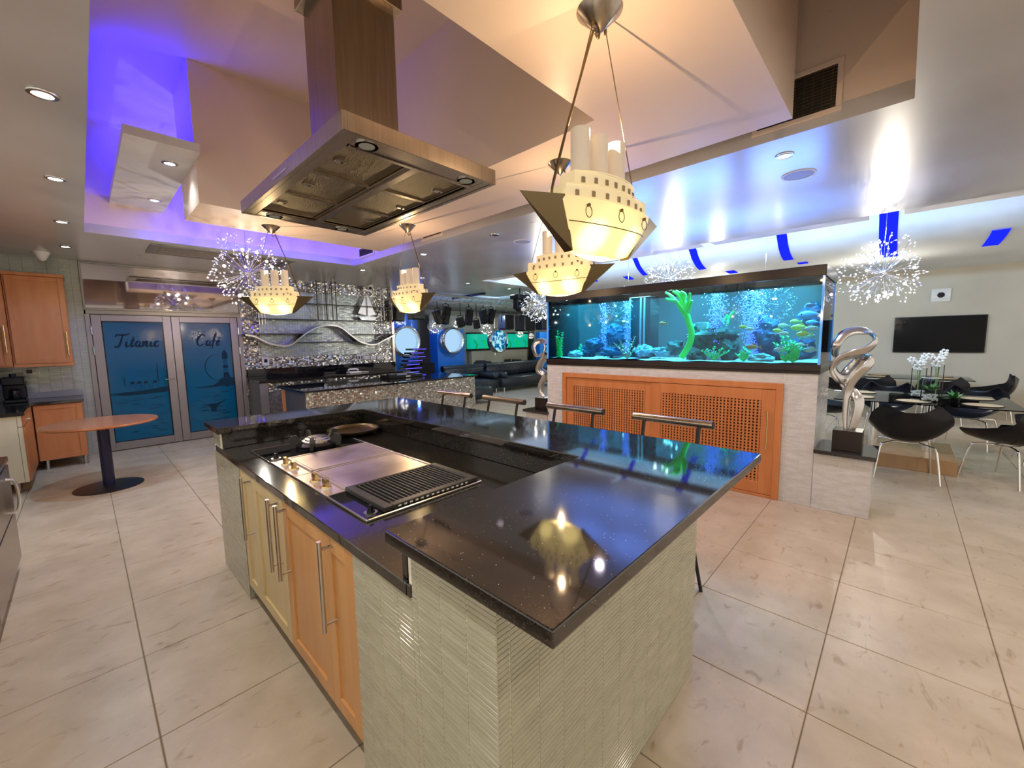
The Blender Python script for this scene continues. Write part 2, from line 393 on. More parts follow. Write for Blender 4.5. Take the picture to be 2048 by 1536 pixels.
def thing(name, label, cat, loc=(0, 0, 0), rz=0, group=None):
    o = bpy.data.objects.new(name, None); col.objects.link(o); o.empty_display_size = .1
    o.location = loc; o.rotation_euler = (0, 0, rz); o['label'] = label; o['category'] = cat
    if group: o['group'] = group
    return o
def tag(o, label, cat, group=None):
    o['label'] = label; o['category'] = cat
    if group: o['group'] = group
    return o
def dup(root, loc, rz=0, label=None, scale=None):
    r = root.copy(); col.objects.link(r); r.location = loc; r.rotation_euler = (0, 0, rz)
    if scale: r.scale = scale
    if label: r['label'] = label
    for ch in list(root.children):
        c = ch.copy(); col.objects.link(c); c.parent = r
        for g in list(ch.children):
            d = g.copy(); col.objects.link(d); d.parent = c
    return r
def struct(name, mb, m, parent=None, **k):
    o = mb.build(name, m, parent, **k)
    if parent is None: o['kind'] = 'structure'
    return o
def ray(u, v):
    a = ((u - 1024) / FPX, (v - 768) / FPX, 1.0)
    return [sum(RM[k][i] * a[k] for k in range(3)) for i in range(3)]
def at(u, v, ax, val):
    """point of the place seen at a photo pixel, on the plane x, y or z = val"""
    d = ray(u, v); C = (0, 0, CH); t = (val - C[ax]) / d[ax]
    return Vector([C[i] + t * d[i] for i in range(3)])
def arc(c, r, a0, a1, n):
    return [(c[0] + r * math.cos(a0 + (a1 - a0) * i / n), c[1] + r * math.sin(a0 + (a1 - a0) * i / n)) for i in range(n + 1)]
def spline(P, k=6):
    P = [Vector(p) for p in P]; out = []
    for i in range(len(P) - 1):
        a = P[max(i - 1, 0)]; b_ = P[i]; c = P[i + 1]; d = P[min(i + 2, len(P) - 1)]
        for j in range(k):
            t = j / k; out.append(.5 * ((2 * b_) + (c - a) * t + (2 * a - 5 * b_ + 4 * c - d) * t * t + (3 * b_ - a - 3 * c + d) * t ** 3))
    out.append(P[-1]); return out
def tiles(name, parent, o, ud, vd, nd, W, H, tu, tv, gap, dep, m, nmax, near, holes=(), u0=0.0):
    """grid of shallow tiles standing proud of a backing; the nmax nearest to 'near' are parts of their own, the rest is one part of kind stuff"""
    o = Vector(o); ud = Vector(ud); vd = Vector(vd); nd = Vector(nd); cells = []
    iu = 0; u = u0
    while u < W - 1e-4:
        a = max(u, 0); b_ = min(u + tu, W)
        v = 0
        while v < H - 1e-4:
            c = v; d = min(v + tv, H)
            uc, vc = (a + b_) / 2, (c + d) / 2
            if not any(h[0] < uc < h[1] and h[2] < vc < h[3] for h in holes) and b_ - a > gap * 2: cells.append((a + gap / 2, b_ - gap / 2, c + gap / 2, d - gap / 2))
            v += tv
        u += tu
    near = Vector(near)
    cells.sort(key=lambda q: ((o + ud * (q[0] + q[1]) / 2 + vd * (q[2] + q[3]) / 2) - near).length)
    cache = {}; rest = MB(); rnd = random.Random(3)
    def tilemesh(w_, h_, mb, base):
        e = min(.0012, dep * .5)
        P = [base + ud * a + vd * b_ for a, b_ in ((0, 0), (w_, 0), (w_, h_), (0, h_))]
        Q = [base + nd * dep + ud * a + vd * b_ for a, b_ in ((e, e), (w_ - e, e), (w_ - e, h_ - e), (e, h_ - e))]
        fl_ = ud.cross(vd).dot(nd) > 0
        fs = [(4, 5, 6, 7)] + [(i, (i + 1) % 4, 4 + (i + 1) % 4, 4 + i) for i in range(4)]
        if not fl_: fs = [tuple(reversed(f)) for f in fs]
        mb.add(P + Q, fs)
    off = Vector((0, 0, 0)); p = parent
    while p is not None: off = off + p.location; p = p.parent
    for i, (a, b_, c, d) in enumerate(cells):
        base = o + ud * a + vd * c + nd * rnd.uniform(-.0004, .0004)
        if i < nmax:
            key = (round(b_ - a, 4), round(d - c, 4))
            if key not in cache:
                t_ = MB(); tilemesh(b_ - a, d - c, t_, Vector((0, 0, 0))); cache[key] = t_.mesh(name, m)
            ob = bpy.data.objects.new(name, cache[key]); ob.location = base - off; ob.parent = parent; col.objects.link(ob)
        else: tilemesh(b_ - a, d - c, rest, base)
    if rest.v: rest.build(name + '_field', m, parent, kind='stuff')

# ================================================================= STRUCTURE
CZ = 2.85; UZ = 4.03
# floor: sub-base with grout, limestone slabs lying on it
fl0 = MB().box(-1.2, 15, -3.2, 13.6, -.08, -.004)
floor = struct('floor', fl0, 'grout')
TX, TY, OX, OY = .6375, .6385, .085, .198
tile_me = MB().bbox(.0022, TX - .0022, .0022, TY - .0022, -.02, 0, .0025).mesh('floor_tile', 'limestone')
cells = []
for i in range(-2, 24):
    for j in range(-6, 21):
        x, y = OX + TX * i, OY + TY * j
        if x > 14.9 or y > 13.5: continue
        depth = .72 * (x + .32) + .686 * (y + .32)
        side = abs(.688 * (x + .32) - .725 * (y + .32))
        if depth < .2 or side > depth * 1.35 + 1.2: k = 1e3 + depth
        else: k = depth
        cells.append((k, x, y))
cells.sort(); rest = MB()
for q, (k, x, y) in enumerate(cells):
    if q < 300:
        o = bpy.data.objects.new('floor_tile', tile_me); o.location = (x, y, 0); o.parent = floor; col.objects.link(o)
    else: rest.box(x + .002, x + TX - .002, y + .002, y + TY - .002, -.02, 0)
rest.build('floor_tile_field', 'limestone', floor, kind='stuff')

# main ceiling with the recess left open, lounge ceiling, vaulted bay
cb = MB()
cb.box(-1.2, .133, -3.2, 13.6, CZ, CZ + .1); cb.box(.133, 3.18, -3.2, .028, CZ, CZ + .1); cb.box(.133, 3.18, 6.51, 13.6, CZ, CZ + .1)
cb.box(3.18, 5.86, -3.2, 13.6, CZ, CZ + .1); cb.box(5.86, 15, 6.42, 13.6, CZ, CZ + .1)
ceiling = struct('ceiling', cb, 'ceiling_paint')
rw = MB()
rw.box(.08, .133, -.02, 6.56, CZ + .1, UZ); rw.box(3.18, 3.23, -.02, 6.56, CZ + .1, UZ); rw.box(.133, 3.18, -.02, .028, CZ + .1, UZ); rw.box(.133, 3.18, 6.51, 6.56, CZ + .1, UZ)
struct('recess_wall', rw, 'cream_plaster', ceiling)
struct('recess_ceiling', MB().box(.08, 3.23, -.02, 6.56, UZ, UZ + .06), 'cream_plaster', ceiling)
ring = MB()
ring.box(.83, 2.95, .535, 1.352, CZ, UZ); ring.box(2.145, 2.95, 1.352, 4.547, CZ, UZ); ring.box(.83, 2.95, 4.547, 5.28, CZ, UZ)
struct('hanging_bulkhead', ring, 'cream_plaster', ceiling)
struct('light_shelf', MB().box(.36, .83, 4.34, 6.51, 3.2, 3.27), 'white_plaster', ceiling)
# shadow line at the lounge side and ledges along the vault
bay = MB()
prof = [(6.12, 3.45), (7.2, 3.5), (7.7, 3.42), (8.0, 3.25), (8.2, 3.08), (8.5, 2.96), (9.0, 2.91), (9.8, 2.90), (10.8, 2.95), (11.7, 2.98), (12.4, 2.93)]
prof = [(p[0], p[1]) for p in spline([(a, b_, 0) for a, b_ in prof], 5)]
bay.v = [(x, y, z) for y in (-3.2, 6.42) for x, z in prof]; N = len(prof)
bay.f = [(i, i + 1, N + i + 1, N + i) for i in range(N - 1)]
bay.add([(x, y, z + .03) for y in (-3.2, 6.42) for x, z in prof], [(i, N + i, N + i + 1, i + 1) for i in range(N - 1)])
struct('vault', bay, 'vault_plaster', ceiling, smooth=60)
struct('vault_side', MB().box(5.9, 12.4, 6.42, 6.47, CZ + .1, 3.6).box(5.8, 5.86, -3.2, 6.42, CZ + .1, 3.6).box(5.8, 6.2, -3.2, 6.42, 3.42, 3.48), 'vault_plaster', ceiling)
for i, (y0, y1) in enumerate(((-3.1, .06), (.34, 1.95), (2.1, 3.3), (3.4, 4.6), (4.7, 6.3))):
    struct('cove_ledge', MB().bbox(5.87, 6.16, y0, y1, 2.865, 2.885), 'white_plaster', ceiling)
# blue lit slots following the curve of the vault
def slot(y, x0, x1, w_=.12):
    pts = [(x, z) for x, z in prof if x0 <= x <= x1]; mb = MB(); n_ = len(pts)
    top = [(x, y + s * w_ / 2, z - .012) for x, z in pts for s in (-1, 1)]; bot = [(x, y + s * w_ / 2, z + .02) for x, z in pts for s in (-1, 1)]
    mb.add(top + bot, [(2 * i, 2 * i + 1, 2 * i + 3, 2 * i + 2) for i in range(n_ - 1)] + [(2 * n_ + 2 * i, 2 * n_ + 2 * i + 2, 2 * n_ + 2 * i + 3, 2 * n_ + 2 * i + 1) for i in range(n_ - 1)]
           + [(2 * i, 2 * i + 2, 2 * n_ + 2 * i + 2, 2 * n_ + 2 * i) for i in range(n_ - 1)] + [(2 * i + 1, 2 * n_ + 2 * i + 1, 2 * n_ + 2 * i + 3, 2 * i + 3) for i in range(n_ - 1)])
    struct('blue_light_slot', mb, 'blue_slot', ceiling)
for y, a, b_, w_ in ((4.08, 7.6, 8.55, .1), (2.93, 7.6, 8.6, .13), (1.52, 7.6, 8.75, .14), (.235, 7.6, 9.6, .2), (4.50, 8.4, 8.75, .14), (2.56, 8.95, 9.3, .15), (1.37, 8.9, 9.25, .14), (-.87, 8.5, 9.6, .16), (5.3, 7.6, 8.5, .1)):
    slot(y, a, b_, w_)

# walls
struct('wall_back', MB().box(-1.3, .075, 8.7, 8.82, 0, CZ), 'left_mosaic')
bw = MB().box(2.04, 5.1, 8.72, 8.86, 0, CZ); wb = struct('wall_bar', bw, 'silver_mosaic')
struct('mosaic_panel', MB().bbox(2.32, 4.62, 8.70, 8.72, 1.36, 2.62), 'silver_mosaic_panel', wb)
struct('trim_1', MB().bbox(5.06, 5.12, 8.68, 8.88, 0, CZ), 'satin_chrome')
struct('wall_left', MB().box(-1.3, -1.2, 5.2, 8.82, 0, CZ), 'left_mosaic')
wr = struct('wall_right', MB().box(12.4, 12.5, -3.2, 6.42, 0, 3.0), 'tan_wall')
struct('wall_far', MB().box(5.1, 15, 13.5, 13.6, 0, CZ), 'tan_wall')
struct('wall_lounge', MB().box(14.9, 15, 6.4, 13.6, 0, CZ), 'tan_wall')
struct('baseboard_right', MB().bbox(12.38, 12.4, -3.2, 6.42, 0, .1), 'tan_wall')

# ---- glass double door with its frame (etched sea picture) and the transom above
YD = 8.70
dr = MB().bbox(.09, 2.03, YD - .03, YD + .08, 2.09, 2.15).bbox(.075, .13, YD - .03, YD + .08, 0, 2.09).bbox(1.975, 2.04, YD - .03, YD + .08, 0, 2.09)
door = struct('door_1', dr, 'aluminium')
def leaf(x0, x1, hx):
    s = .105; m_ = MB()
    m_.bbox(x0, x0 + s, YD - .02, YD + .03, .01, 2.085).bbox(x1 - s, x1, YD - .02, YD + .03, .01, 2.085).bbox(x0 + s, x1 - s, YD - .02, YD + .03, .01, .13).bbox(x0 + s, x1 - s, YD - .02, YD + .03, 1.99, 2.085)
    f = struct('door_leaf', m_, 'aluminium', door)
    struct('glass_pane', MB().box(x0 + s, x1 - s, YD + .0, YD + .008, .13, 1.99), 'door_glass', f)
    struct('pane_gasket', MB().box(x0 + s, x0 + s + .012, YD - .012, YD, .13, 1.99).box(x1 - s - .012, x1 - s, YD - .012, YD, .13, 1.99).box(x0 + s, x1 - s, YD - .012, YD, 1.978, 1.99).box(x0 + s, x1 - s, YD - .012, YD, .13, .142), 'black_satin', f)
    return f
lf = leaf(.135, 1.05, 0); rf = leaf(1.055, 1.97, 0)
struct('door_handle', MB().tube([(1.02, YD - .02, 1.07), (1.02, YD - .07, 1.07), (.9, YD - .075, 1.065)], .009), 'chrome', lf)
for hx_, hz in ((.128, 1.85), (.128, 1.55), (1.978, 1.85), (1.978, 1.5)):
    struct('hinge', MB().cyl((hx_, YD - .035, hz - .06), (hx_, YD - .035, hz + .06), .011, n=8), 'chrome', door)
# etched writing and drawings: thin film on the panes
def text(body, x, z, size, parent, shear=.35, extr=.0015, name='etched_lettering', m='door_print', y=YD - .004, weight=.004):
    c = bpy.data.curves.new(name, 'FONT'); c.body = body; c.size = size; c.shear = shear; c.extrude = extr; c.offset = weight * size; c.space_character = .95; c.resolution_u = 3
    o = bpy.data.objects.new(name, c); col.objects.link(o); dg = bpy.context.evaluated_depsgraph_get(); me = bpy.data.meshes.new_from_object(o.evaluated_get(dg))
    me.transform(Matrix.Translation((x, y, z)) @ Matrix.Rotation(PI / 2, 4, 'X')); me.materials.clear(); me.materials.append(MATS[m])
    bpy.data.objects.remove(o); ob = bpy.data.objects.new(name, me); col.objects.link(ob); ob.parent = parent
    return ob
def strokes(name, lines, r, parent, m='door_print', y=YD - .004):
    mb = MB()
    for L in lines:
        P = spline([(p[0], y, p[1]) for p in L], 5)
        rr = [r * (.35 + .65 * math.sin(PI * (i + .5) / len(P))) for i in range(len(P))]
        mb.tube(P, rr, 6, flat=.25, up=(0, 1, 0))
    # tubes are flattened towards the pane
    mb.v = [(p[0], y + (p[1] - y) * .3, p[2]) for p in mb.v]
    return mb.build(name, m, parent, smooth=60)
def script(word, x, z, h, parent):
    """copperplate-like lettering drawn with swelling strokes"""
    G = {'T': ([[(.05, .78), (.18, .98), (.5, .96), (.95, 1.0), (1.15, 1.08)], [(.62, .97), (.5, .5), (.36, .08), (.15, -.02), (.02, .12)]], .74),
         'i': ([[(.0, .12), (.12, .42), (.08, .12), (.16, 0), (.34, .14)], [(.17, .58), (.2, .62)]], .30),
         't': ([[(.0, .12), (.28, .78), (.12, .15), (.18, 0), (.36, .14)], [(.05, .5), (.38, .52)]], .34),
         'a': ([[(.38, .4), (.2, .46), (.04, .25), (.1, .02), (.26, .1), (.4, .42)], [(.4, .42), (.32, .1), (.4, 0), (.55, .14)]], .5),
         'n': ([[(.0, .3), (.1, .44), (.04, 0)], [(.06, .1), (.24, .42), (.36, .4), (.28, .1), (.35, 0), (.52, .14)]], .5),
         'c': ([[(.36, .36), (.24, .46), (.06, .28), (.1, .02), (.26, 0), (.42, .16)]], .42),
         'o': ([[(.24, .45), (.05, .3), (.08, .03), (.26, .02), (.38, .25), (.3, .44), (.22, .42)]], .44),
         'C': ([[(.72, .82), (.66, .98), (.4, .96), (.1, .6), (.08, .2), (.3, 0), (.62, .16)]], .78),
         'f': ([[(.3, .9), (.36, 1.0), (.28, .98), (.14, .4), (.04, -.3)], [(.0, .44), (.34, .46)]], .34),
         'e': ([[(.04, .2), (.3, .34), (.24, .46), (.08, .32), (.08, .04), (.22, 0), (.4, .16)]], .4),
         'é': ([[(.04, .2), (.3, .34), (.24, .46), (.08, .32), (.08, .04), (.22, 0), (.4, .16)], [(.22, .62), (.34, .78)]], .4)}
    out = []; cx_ = x
    for ch in word:
        g, adv = G[ch]
        for L in g: out.append([(cx_ + (p[0] * .80 + p[1] * .10) * h, z + p[1] * h) for p in L])
        cx_ += (adv + .06) * h * .80
    strokes('etched_lettering', out, .075 * h, parent)
script('Titanic', .35, 1.60, .19, lf)
script('Café', 1.36, 1.60, .19, rf)
# liner on the left pane
strokes('etched_ship', [[(.42, 1.13), (.42, .99)], [(.82, 1.34), (.82, 1.02)], [(.24, .885), (.6, .90), (.99, .935)]], .006, lf)
MB().prism([(.25, .87), (.42, .845), (.62, .848), (.90, .862), (.965, .90), (.98, .955), (.86, .94), (.6, .905), (.4, .885)], YD - .006, YD - .002, 1).build('etched_ship_hull', 'door_print', lf)
for fx in (.50, .58, .66, .77):
    MB().prism([(fx - .022, .93), (fx + .022, .935), (fx + .026, 1.02), (fx - .018, 1.015)], YD - .006, YD - .002, 1).build('etched_funnel', 'door_print_mid', lf)
    MB().prism([(fx - .02, 1.015), (fx + .03, 1.02), (fx + .034, 1.052), (fx + .006, 1.062), (fx - .018, 1.045)], YD - .006, YD - .002, 1).build('etched_smoke', 'door_print', lf)
rw_ = random.Random(5)
for f_, xa, xb in ((lf, .26, .93), (rf, 1.18, 1.85)):
    mb = MB()
    for k in range(46):
        z = .18 + .62 * rw_.random() ** .8; x = rw_.uniform(xa, xb - .14); L_ = rw_.uniform(.05, .13)
        mb.prism([(x, z), (x + L_ * .4, z + .004), (x + L_, z + .001), (x + L_ * .5, z - .004)], YD - .004, YD - .002, 1)
    mb.build('etched_waves', 'door_print', f_, kind='stuff')
# lighthouse on its rock, and a whale tail, on the right pane
strokes('etched_moon', [[(1.66 - .21 * math.cos(a * PI / 8), 1.22 + .23 * math.sin(a * PI / 8)) for a in range(-4, 5)]], .006, rf)
lh = MB()
lh.prism([(1.70, 1.03), (1.80, 1.03), (1.785, 1.12), (1.71, 1.12)], YD - .006, YD - .002, 1).prism([(1.71, 1.20), (1.785, 1.20), (1.78, 1.25), (1.715, 1.25)], YD - .006, YD - .002, 1)
lh.prism([(1.70, 1.36), (1.79, 1.36), (1.785, 1.45), (1.745, 1.53), (1.705, 1.45)], YD - .006, YD - .002, 1)
lh.build('etched_lighthouse', 'door_print', rf)
MB().prism([(1.712, 1.12), (1.783, 1.12), (1.78, 1.20), (1.715, 1.20)], YD - .006, YD - .002, 1).prism([(1.715, 1.25), (1.778, 1.25), (1.77, 1.36), (1.72, 1.36)], YD - .006, YD - .002, 1).build('etched_lighthouse_band', 'door_print_mid', rf)
MB().prism([(1.25, .885), (1.42, .895), (1.55, .91), (1.62, .96), (1.66, 1.02), (1.84, 1.03), (1.855, .89), (1.74, .87), (1.68, .895), (1.6, .88), (1.45, .872)], YD - .005, YD - .003, 1).build('etched_headland', 'door_print', rf)
MB().prism([(1.35, .60), (1.44, .575), (1.50, .59), (1.56, .58), (1.60, .60), (1.72, .65), (1.62, .575), (1.57, .53), (1.545, .45), (1.49, .44), (1.475, .52), (1.42, .57)], YD - .006, YD - .002, 1).build('etched_whale_tail', 'door_print', rf)
# transom: mirror glass in a slim frame
tr = struct('window_1', MB().bbox(.09, 2.03, YD - .02, YD + .05, 2.15, 2.185).bbox(.075, .1, YD - .02, YD + .05, 2.15, CZ).bbox(2.015, 2.04, YD - .02, YD + .05, 2.15, CZ).bbox(.1, 2.015, YD - .02, YD + .05, CZ - .03, CZ), 'aluminium')
MATS['transom_glass'] = mat('transom_glass_', (.42, .38, .38), .04, metal=.95)
struct('window_pane', MB().box(.1, 2.015, YD, YD + .01, 2.185, CZ - .03), 'transom_glass', tr)
struct('wall_door_back', MB().box(.07, 2.05, YD + .09, YD + .12, 0, CZ), 'dark_gap')

# ================================================================= ISLAND
ROOT = (1.2, 2.0, 0)
isl = thing('kitchen_island', 'large kitchen island clad in long glass mosaic with raised black granite bar', 'kitchen island', ROOT)
# backing walls of the mosaic
bk = MB().box(.60, 1.90, .64, 1.00, 0, 1.0).box(.60, .74, 1.0, 1.366, 0, .855).box(.74, 1.90, 1.0, 1.37, 0, .855)
bk.box(1.45, 1.90, 1.37, 3.52, 0, .855).box(1.62, 1.90, 1.0, 3.52, .855, 1.0).box(.60, 1.90, 3.30, 3.52, .0, 1.0).box(.60, 1.45, 2.885, 3.3, 0, .855)
bk.build('backing_wall', 'mosaic_grout', isl)
MB().box(.67, 1.45, 1.372, 2.88, .10, .85).build('carcass', 'maple', isl)
MB().box(.675, .69, 1.372, 2.88, 0, .10).build('kick_board', 'kick_board', isl)
tiles('mosaic_tile', isl, (.60, .64, 0), (1, 0, 0), (0, 0, 1), (0, -1, 0), 1.30, 1.005, .1075, .0152, .002, .0025, 'mosaic_tile', 165, (.62, .63, .78), u0=-.06)
tiles('mosaic_tile', isl, (.60, .632, 0), (0, 1, 0), (0, 0, 1), (-1, 0, 0), .353, 1.005, .1085, .0152, .002, .0025, 'mosaic_tile', 120, (.6, .64, .8))
tiles('mosaic_tile', isl, (.60, .985, 0), (0, 1, 0), (0, 0, 1), (-1, 0, 0), .382, .858, .1085, .0152, .002, .0025, 'mosaic_tile', 10, (.6, .9, .75), u0=-.0275)
tiles('mosaic_tile', isl, (.60, 2.877, 0), (0, 1, 0), (0, 0, 1), (-1, 0, 0), .647, .858, .1085, .0152, .002, .0025, 'mosaic_tile', 0, (.6, 2.9, .8))
tiles('mosaic_tile', isl, (.60, 3.335, .905), (0, 1, 0), (0, 0, 1), (-1, 0, 0), .19, .10, .1085, .0152, .002, .0025, 'mosaic_tile', 0, (.6, 3.3, .9))
tiles('mosaic_tile', isl, (.60, 2.885, 0), (1, 0, 0), (0, 0, 1), (0, -1, 0), .08, .858, .1085, .0152, .002, .0025, 'mosaic_tile', 0, (.6, 2.9, .8))
tiles('mosaic_tile', isl, (1.90, .64, 0), (0, 1, 0), (0, 0, 1), (1, 0, 0), 2.88, 1.005, .1085, .0152, .002, .0025, 'mosaic_tile', 0, (1.9, .7, .8))
# lower worktop
MB().bbox(.593, 1.62, 1.0, 3.47, .86, .90, .003).bbox(.593, .70, .985, 1.01, .86, .90, .003).build('worktop', 'granite_matt', isl)
# dark granite upstands inside the U
MB().bbox(1.60, 1.625, 1.03, 3.32, .90, 1.01).bbox(.605, 1.60, 3.29, 3.315, .90, 1.01).bbox(.605, 1.60, 1.02, 1.045, .90, 1.01).build('upstand', 'granite_matt', isl)
# raised bar top: one U-shaped slab
def uslab(z0, z1, g=0.0):
    P = [(.569, .446), (2.165, .446), (2.165, 3.65), (.569, 3.65), (.569, 3.252), (1.578, 3.252), (1.578, 1.072), (.569, 1.072)]
    return MB().prism(P, z0, z1)
bt = uslab(1.010, 1.05); ob = bt.build('bar_top', 'granite', isl)
bm_ = ob.modifiers.new('edge', 'BEVEL'); bm_.width = .004; bm_.segments = 2; bm_.limit_method = 'ANGLE'
# shaker doors with bar handles
def shaker(y0, y1, m, hy, z0=.105, z1=.852):
    f = .062; X = .60
    d = MB().bbox(X, X + .022, y0, y0 + f, z0, z1, .002).bbox(X, X + .022, y1 - f, y1, z0, z1, .002).bbox(X, X + .022, y0 + f, y1 - f, z0, z0 + f, .002).bbox(X, X + .022, y0 + f, y1 - f, z1 - f, z1, .002)
    d.box(X + .022, X + .03, y0, y1, z0, z1)
    o = d.build('door', m, isl)
    MB().box(X + .009, X + .0225, y0 + f, y1 - f, z0 + f, z1 - f).build('door_panel', m, o)
    if hy is not None:
        h = MB().cyl((.552, hy, .49), (.552, hy, .858), .0085, n=12).cyl((.552, hy, .52), (X, hy, .52), .006, n=8).cyl((.552, hy, .825), (X, hy, .825), .006, n=8)
        h.build('handle', 'satin_chrome', o, smooth=50)
shaker(1.372, 1.625, 'maple', 1.545); shaker(1.629, 2.115, 'maple', 2.0 + .055); shaker(2.119, 2.622, 'maple_pale', 2.115 + .055); shaker(2.626, 2.872, 'maple_pale', 2.645)

# ---- cooktop units let into the worktop
def knob(mb, x, y, z, r=.02, h=.03, kind='bar'):
    mb.cyl((x, y, z), (x, y, z + .008), r * 1.15, r * 1.05, n=18)
    if kind == 'bar': mb.bbox(x - .010, x + .010, y - r, y + r, z + .008, z + h, .003)
    else: mb.cyl((x, y, z + .008), (x, y, z + h), r * .8, r * .6, n=14)
Z = .90
g1 = thing('gas_hob', 'black glass wok burner hob at the far end of the cooking units', 'hob', (1.0, 2.86, Z))
MB().bbox(.715, 1.305, 2.665, 3.06, Z, Z + .006, .002).build('glass_plate', 'black_glass', g1)
MB().bbox(.708, .715, 2.66, 3.065, Z, Z + .009).bbox(1.305, 1.318, 2.66, 3.065, Z, Z + .014).bbox(.715, 1.305, 3.06, 3.067, Z, Z + .009).build('steel_trim', 'satin_chrome', g1)
MB().lathe([(.13, 0), (.135, .02), (.10, .034), (.0, .034)], (1.06, 2.86, Z + .006), 28).build('burner_base', 'black_satin', g1, smooth=True)
MB().lathe([(.095, 0), (.095, .012), (.078, .016), (.078, .024), (.055, .028), (.055, .036), (.0, .04)], (1.06, 2.86, Z + .038), 28).build('burner_ring', 'satin_chrome', g1, smooth=True)
for k in range(5):
    a = .35 + k * 2 * PI / 5; c_, s_ = math.cos(a), math.sin(a)
    pf = [(.095, .0), (.165, .0), (.172, .05), (.160, .082), (.125, .086), (.112, .06), (.095, .045)]
    mb = MB().prism(pf, -.007, .007, 1).tf(Matrix.Translation((1.06, 2.86, Z + .01)) @ Matrix.Rotation(a, 4, 'Z')); mb.build('pan_support', 'cast_iron', g1)
MB().lathe([(.028, 0), (.028, .006), (.0, .006)], (.76, 2.72, Z + .006), 22).build('knob_ring', 'satin_chrome', g1, smooth=True)
kb = MB(); knob(kb, .76, 2.72, Z + .011, .014, .03, 'round'); kb.build('knob', 'black_satin', g1, smooth=50)
def griddle(y0, y1, label, kys):
    g = thing('griddle', label, 'griddle', (1.0, (y0 + y1) / 2, Z), group=None)
    MB().bbox(.712, 1.318, y0, y1, Z, Z + .008, .002).build('control_plate', 'griddle_steel', g)
    MB().bbox(.800, 1.306, y0 + .006, y0 + .020, Z + .008, Z + .017, .002).bbox(.800, 1.306, y1 - .020, y1 - .006, Z + .008, Z + .017, .002).bbox(1.292, 1.306, y0 + .02, y1 - .02, Z + .008, Z + .017, .002).bbox(.800, .814, y0 + .02, y1 - .02, Z + .008, Z + .017, .002).build('lid_rim', 'griddle_steel', g)
    MB().bbox(.818, 1.288, y0 + .024, y1 - .024, Z + .008, Z + .014, .002).build('hot_plate', 'griddle_steel', g)
    for ky in kys:
        MB().cyl((.755, ky, Z + .008), (.755, ky, Z + .012), .026, n=20).build('knob_ring', 'chrome', g, smooth=50)
        k = MB(); knob(k, .755, ky, Z + .012, .021, .042); k.build('knob', 'brass', g)
griddle(2.272, 2.660, 'stainless griddle with two brass knobs, the one beside the wok burner', (2.53, 2.40))
griddle(1.862, 2.268, 'stainless griddle with two brass knobs, the one beside the black grill', (2.10, 1.97))
g4 = thing('electric_grill', 'black ribbed cast iron grill at the near end of the cooking units', 'grill', (1.0, 1.66, Z))
MB().bbox(.716, 1.31, 1.478, 1.852, Z, Z + .008, .002).build('glass_plate', 'black_glass', g4)
MB().bbox(.706, .716, 1.47, 1.858, Z, Z + .012).bbox(.716, 1.316, 1.47, 1.478, Z, Z + .012).bbox(1.31, 1.318, 1.478, 1.858, Z, Z + .012).build('steel_trim', 'satin_chrome', g4)
MB().bbox(.795, .835, 1.49, 1.85, Z + .008, Z + .030).bbox(1.27, 1.306, 1.49, 1.85, Z + .008, Z + .030).bbox(.835, 1.27, 1.49, 1.525, Z + .008, Z + .030).bbox(.835, 1.27, 1.832, 1.85, Z + .008, Z + .030).build('grate_frame', 'cast_iron', g4)
MB().box(.835, 1.27, 1.525, 1.832, Z + .008, Z + .010).build('drip_tray', 'dark_gap', g4)
for k in range(20):
    x = .848 + k * .0217
    MB().bbox(x, x + .008, 1.525, 1.832, Z + .012, Z + .028, .002).build('grate_bar', 'cast_iron', g4)
for k in range(14):
    x = .86 + k * .028
    MB().bbox(x, x + .014, 1.4885, 1.4905, Z + .014, Z + .021, .0005).build('vent_hole', 'white_plastic', g4)
MB().lathe([(.028, 0), (.028, .006), (.0, .006)], (.757, 1.53, Z + .008), 22).build('knob_ring', 'satin_chrome', g4, smooth=True)
kb = MB(); knob(kb, .757, 1.53, Z + .013, .015, .03, 'round'); kb.build('knob', 'black_satin', g4, smooth=50)
# round tray behind the burner
pan = thing('pizza_pan', 'round shallow metal pan behind the wok burner', 'pan', (1.42, 3.06, Z))
pan_x, pan_y = 1.40, 3.04
pan.location = (pan_x, pan_y, Z + .016)
MB().lathe([(0, .0), (.155, .0), (.178, .012), (.185, .024), (.190, .025), (.180, .010), (.158, -.003), (0, -.003)], (pan_x, pan_y, Z + .02), 40).build('pan_body', 'bronze_metal', pan, smooth=True)
MB().tube([(pan_x - .19, pan_y - .04, Z + .04), (pan_x - .215, pan_y - .07, Z + .045), (pan_x - .215, pan_y - .02, Z + .045), (pan_x - .19, pan_y + .02, Z + .04)], .004).build('pan_handle', 'chrome', pan, smooth=True)

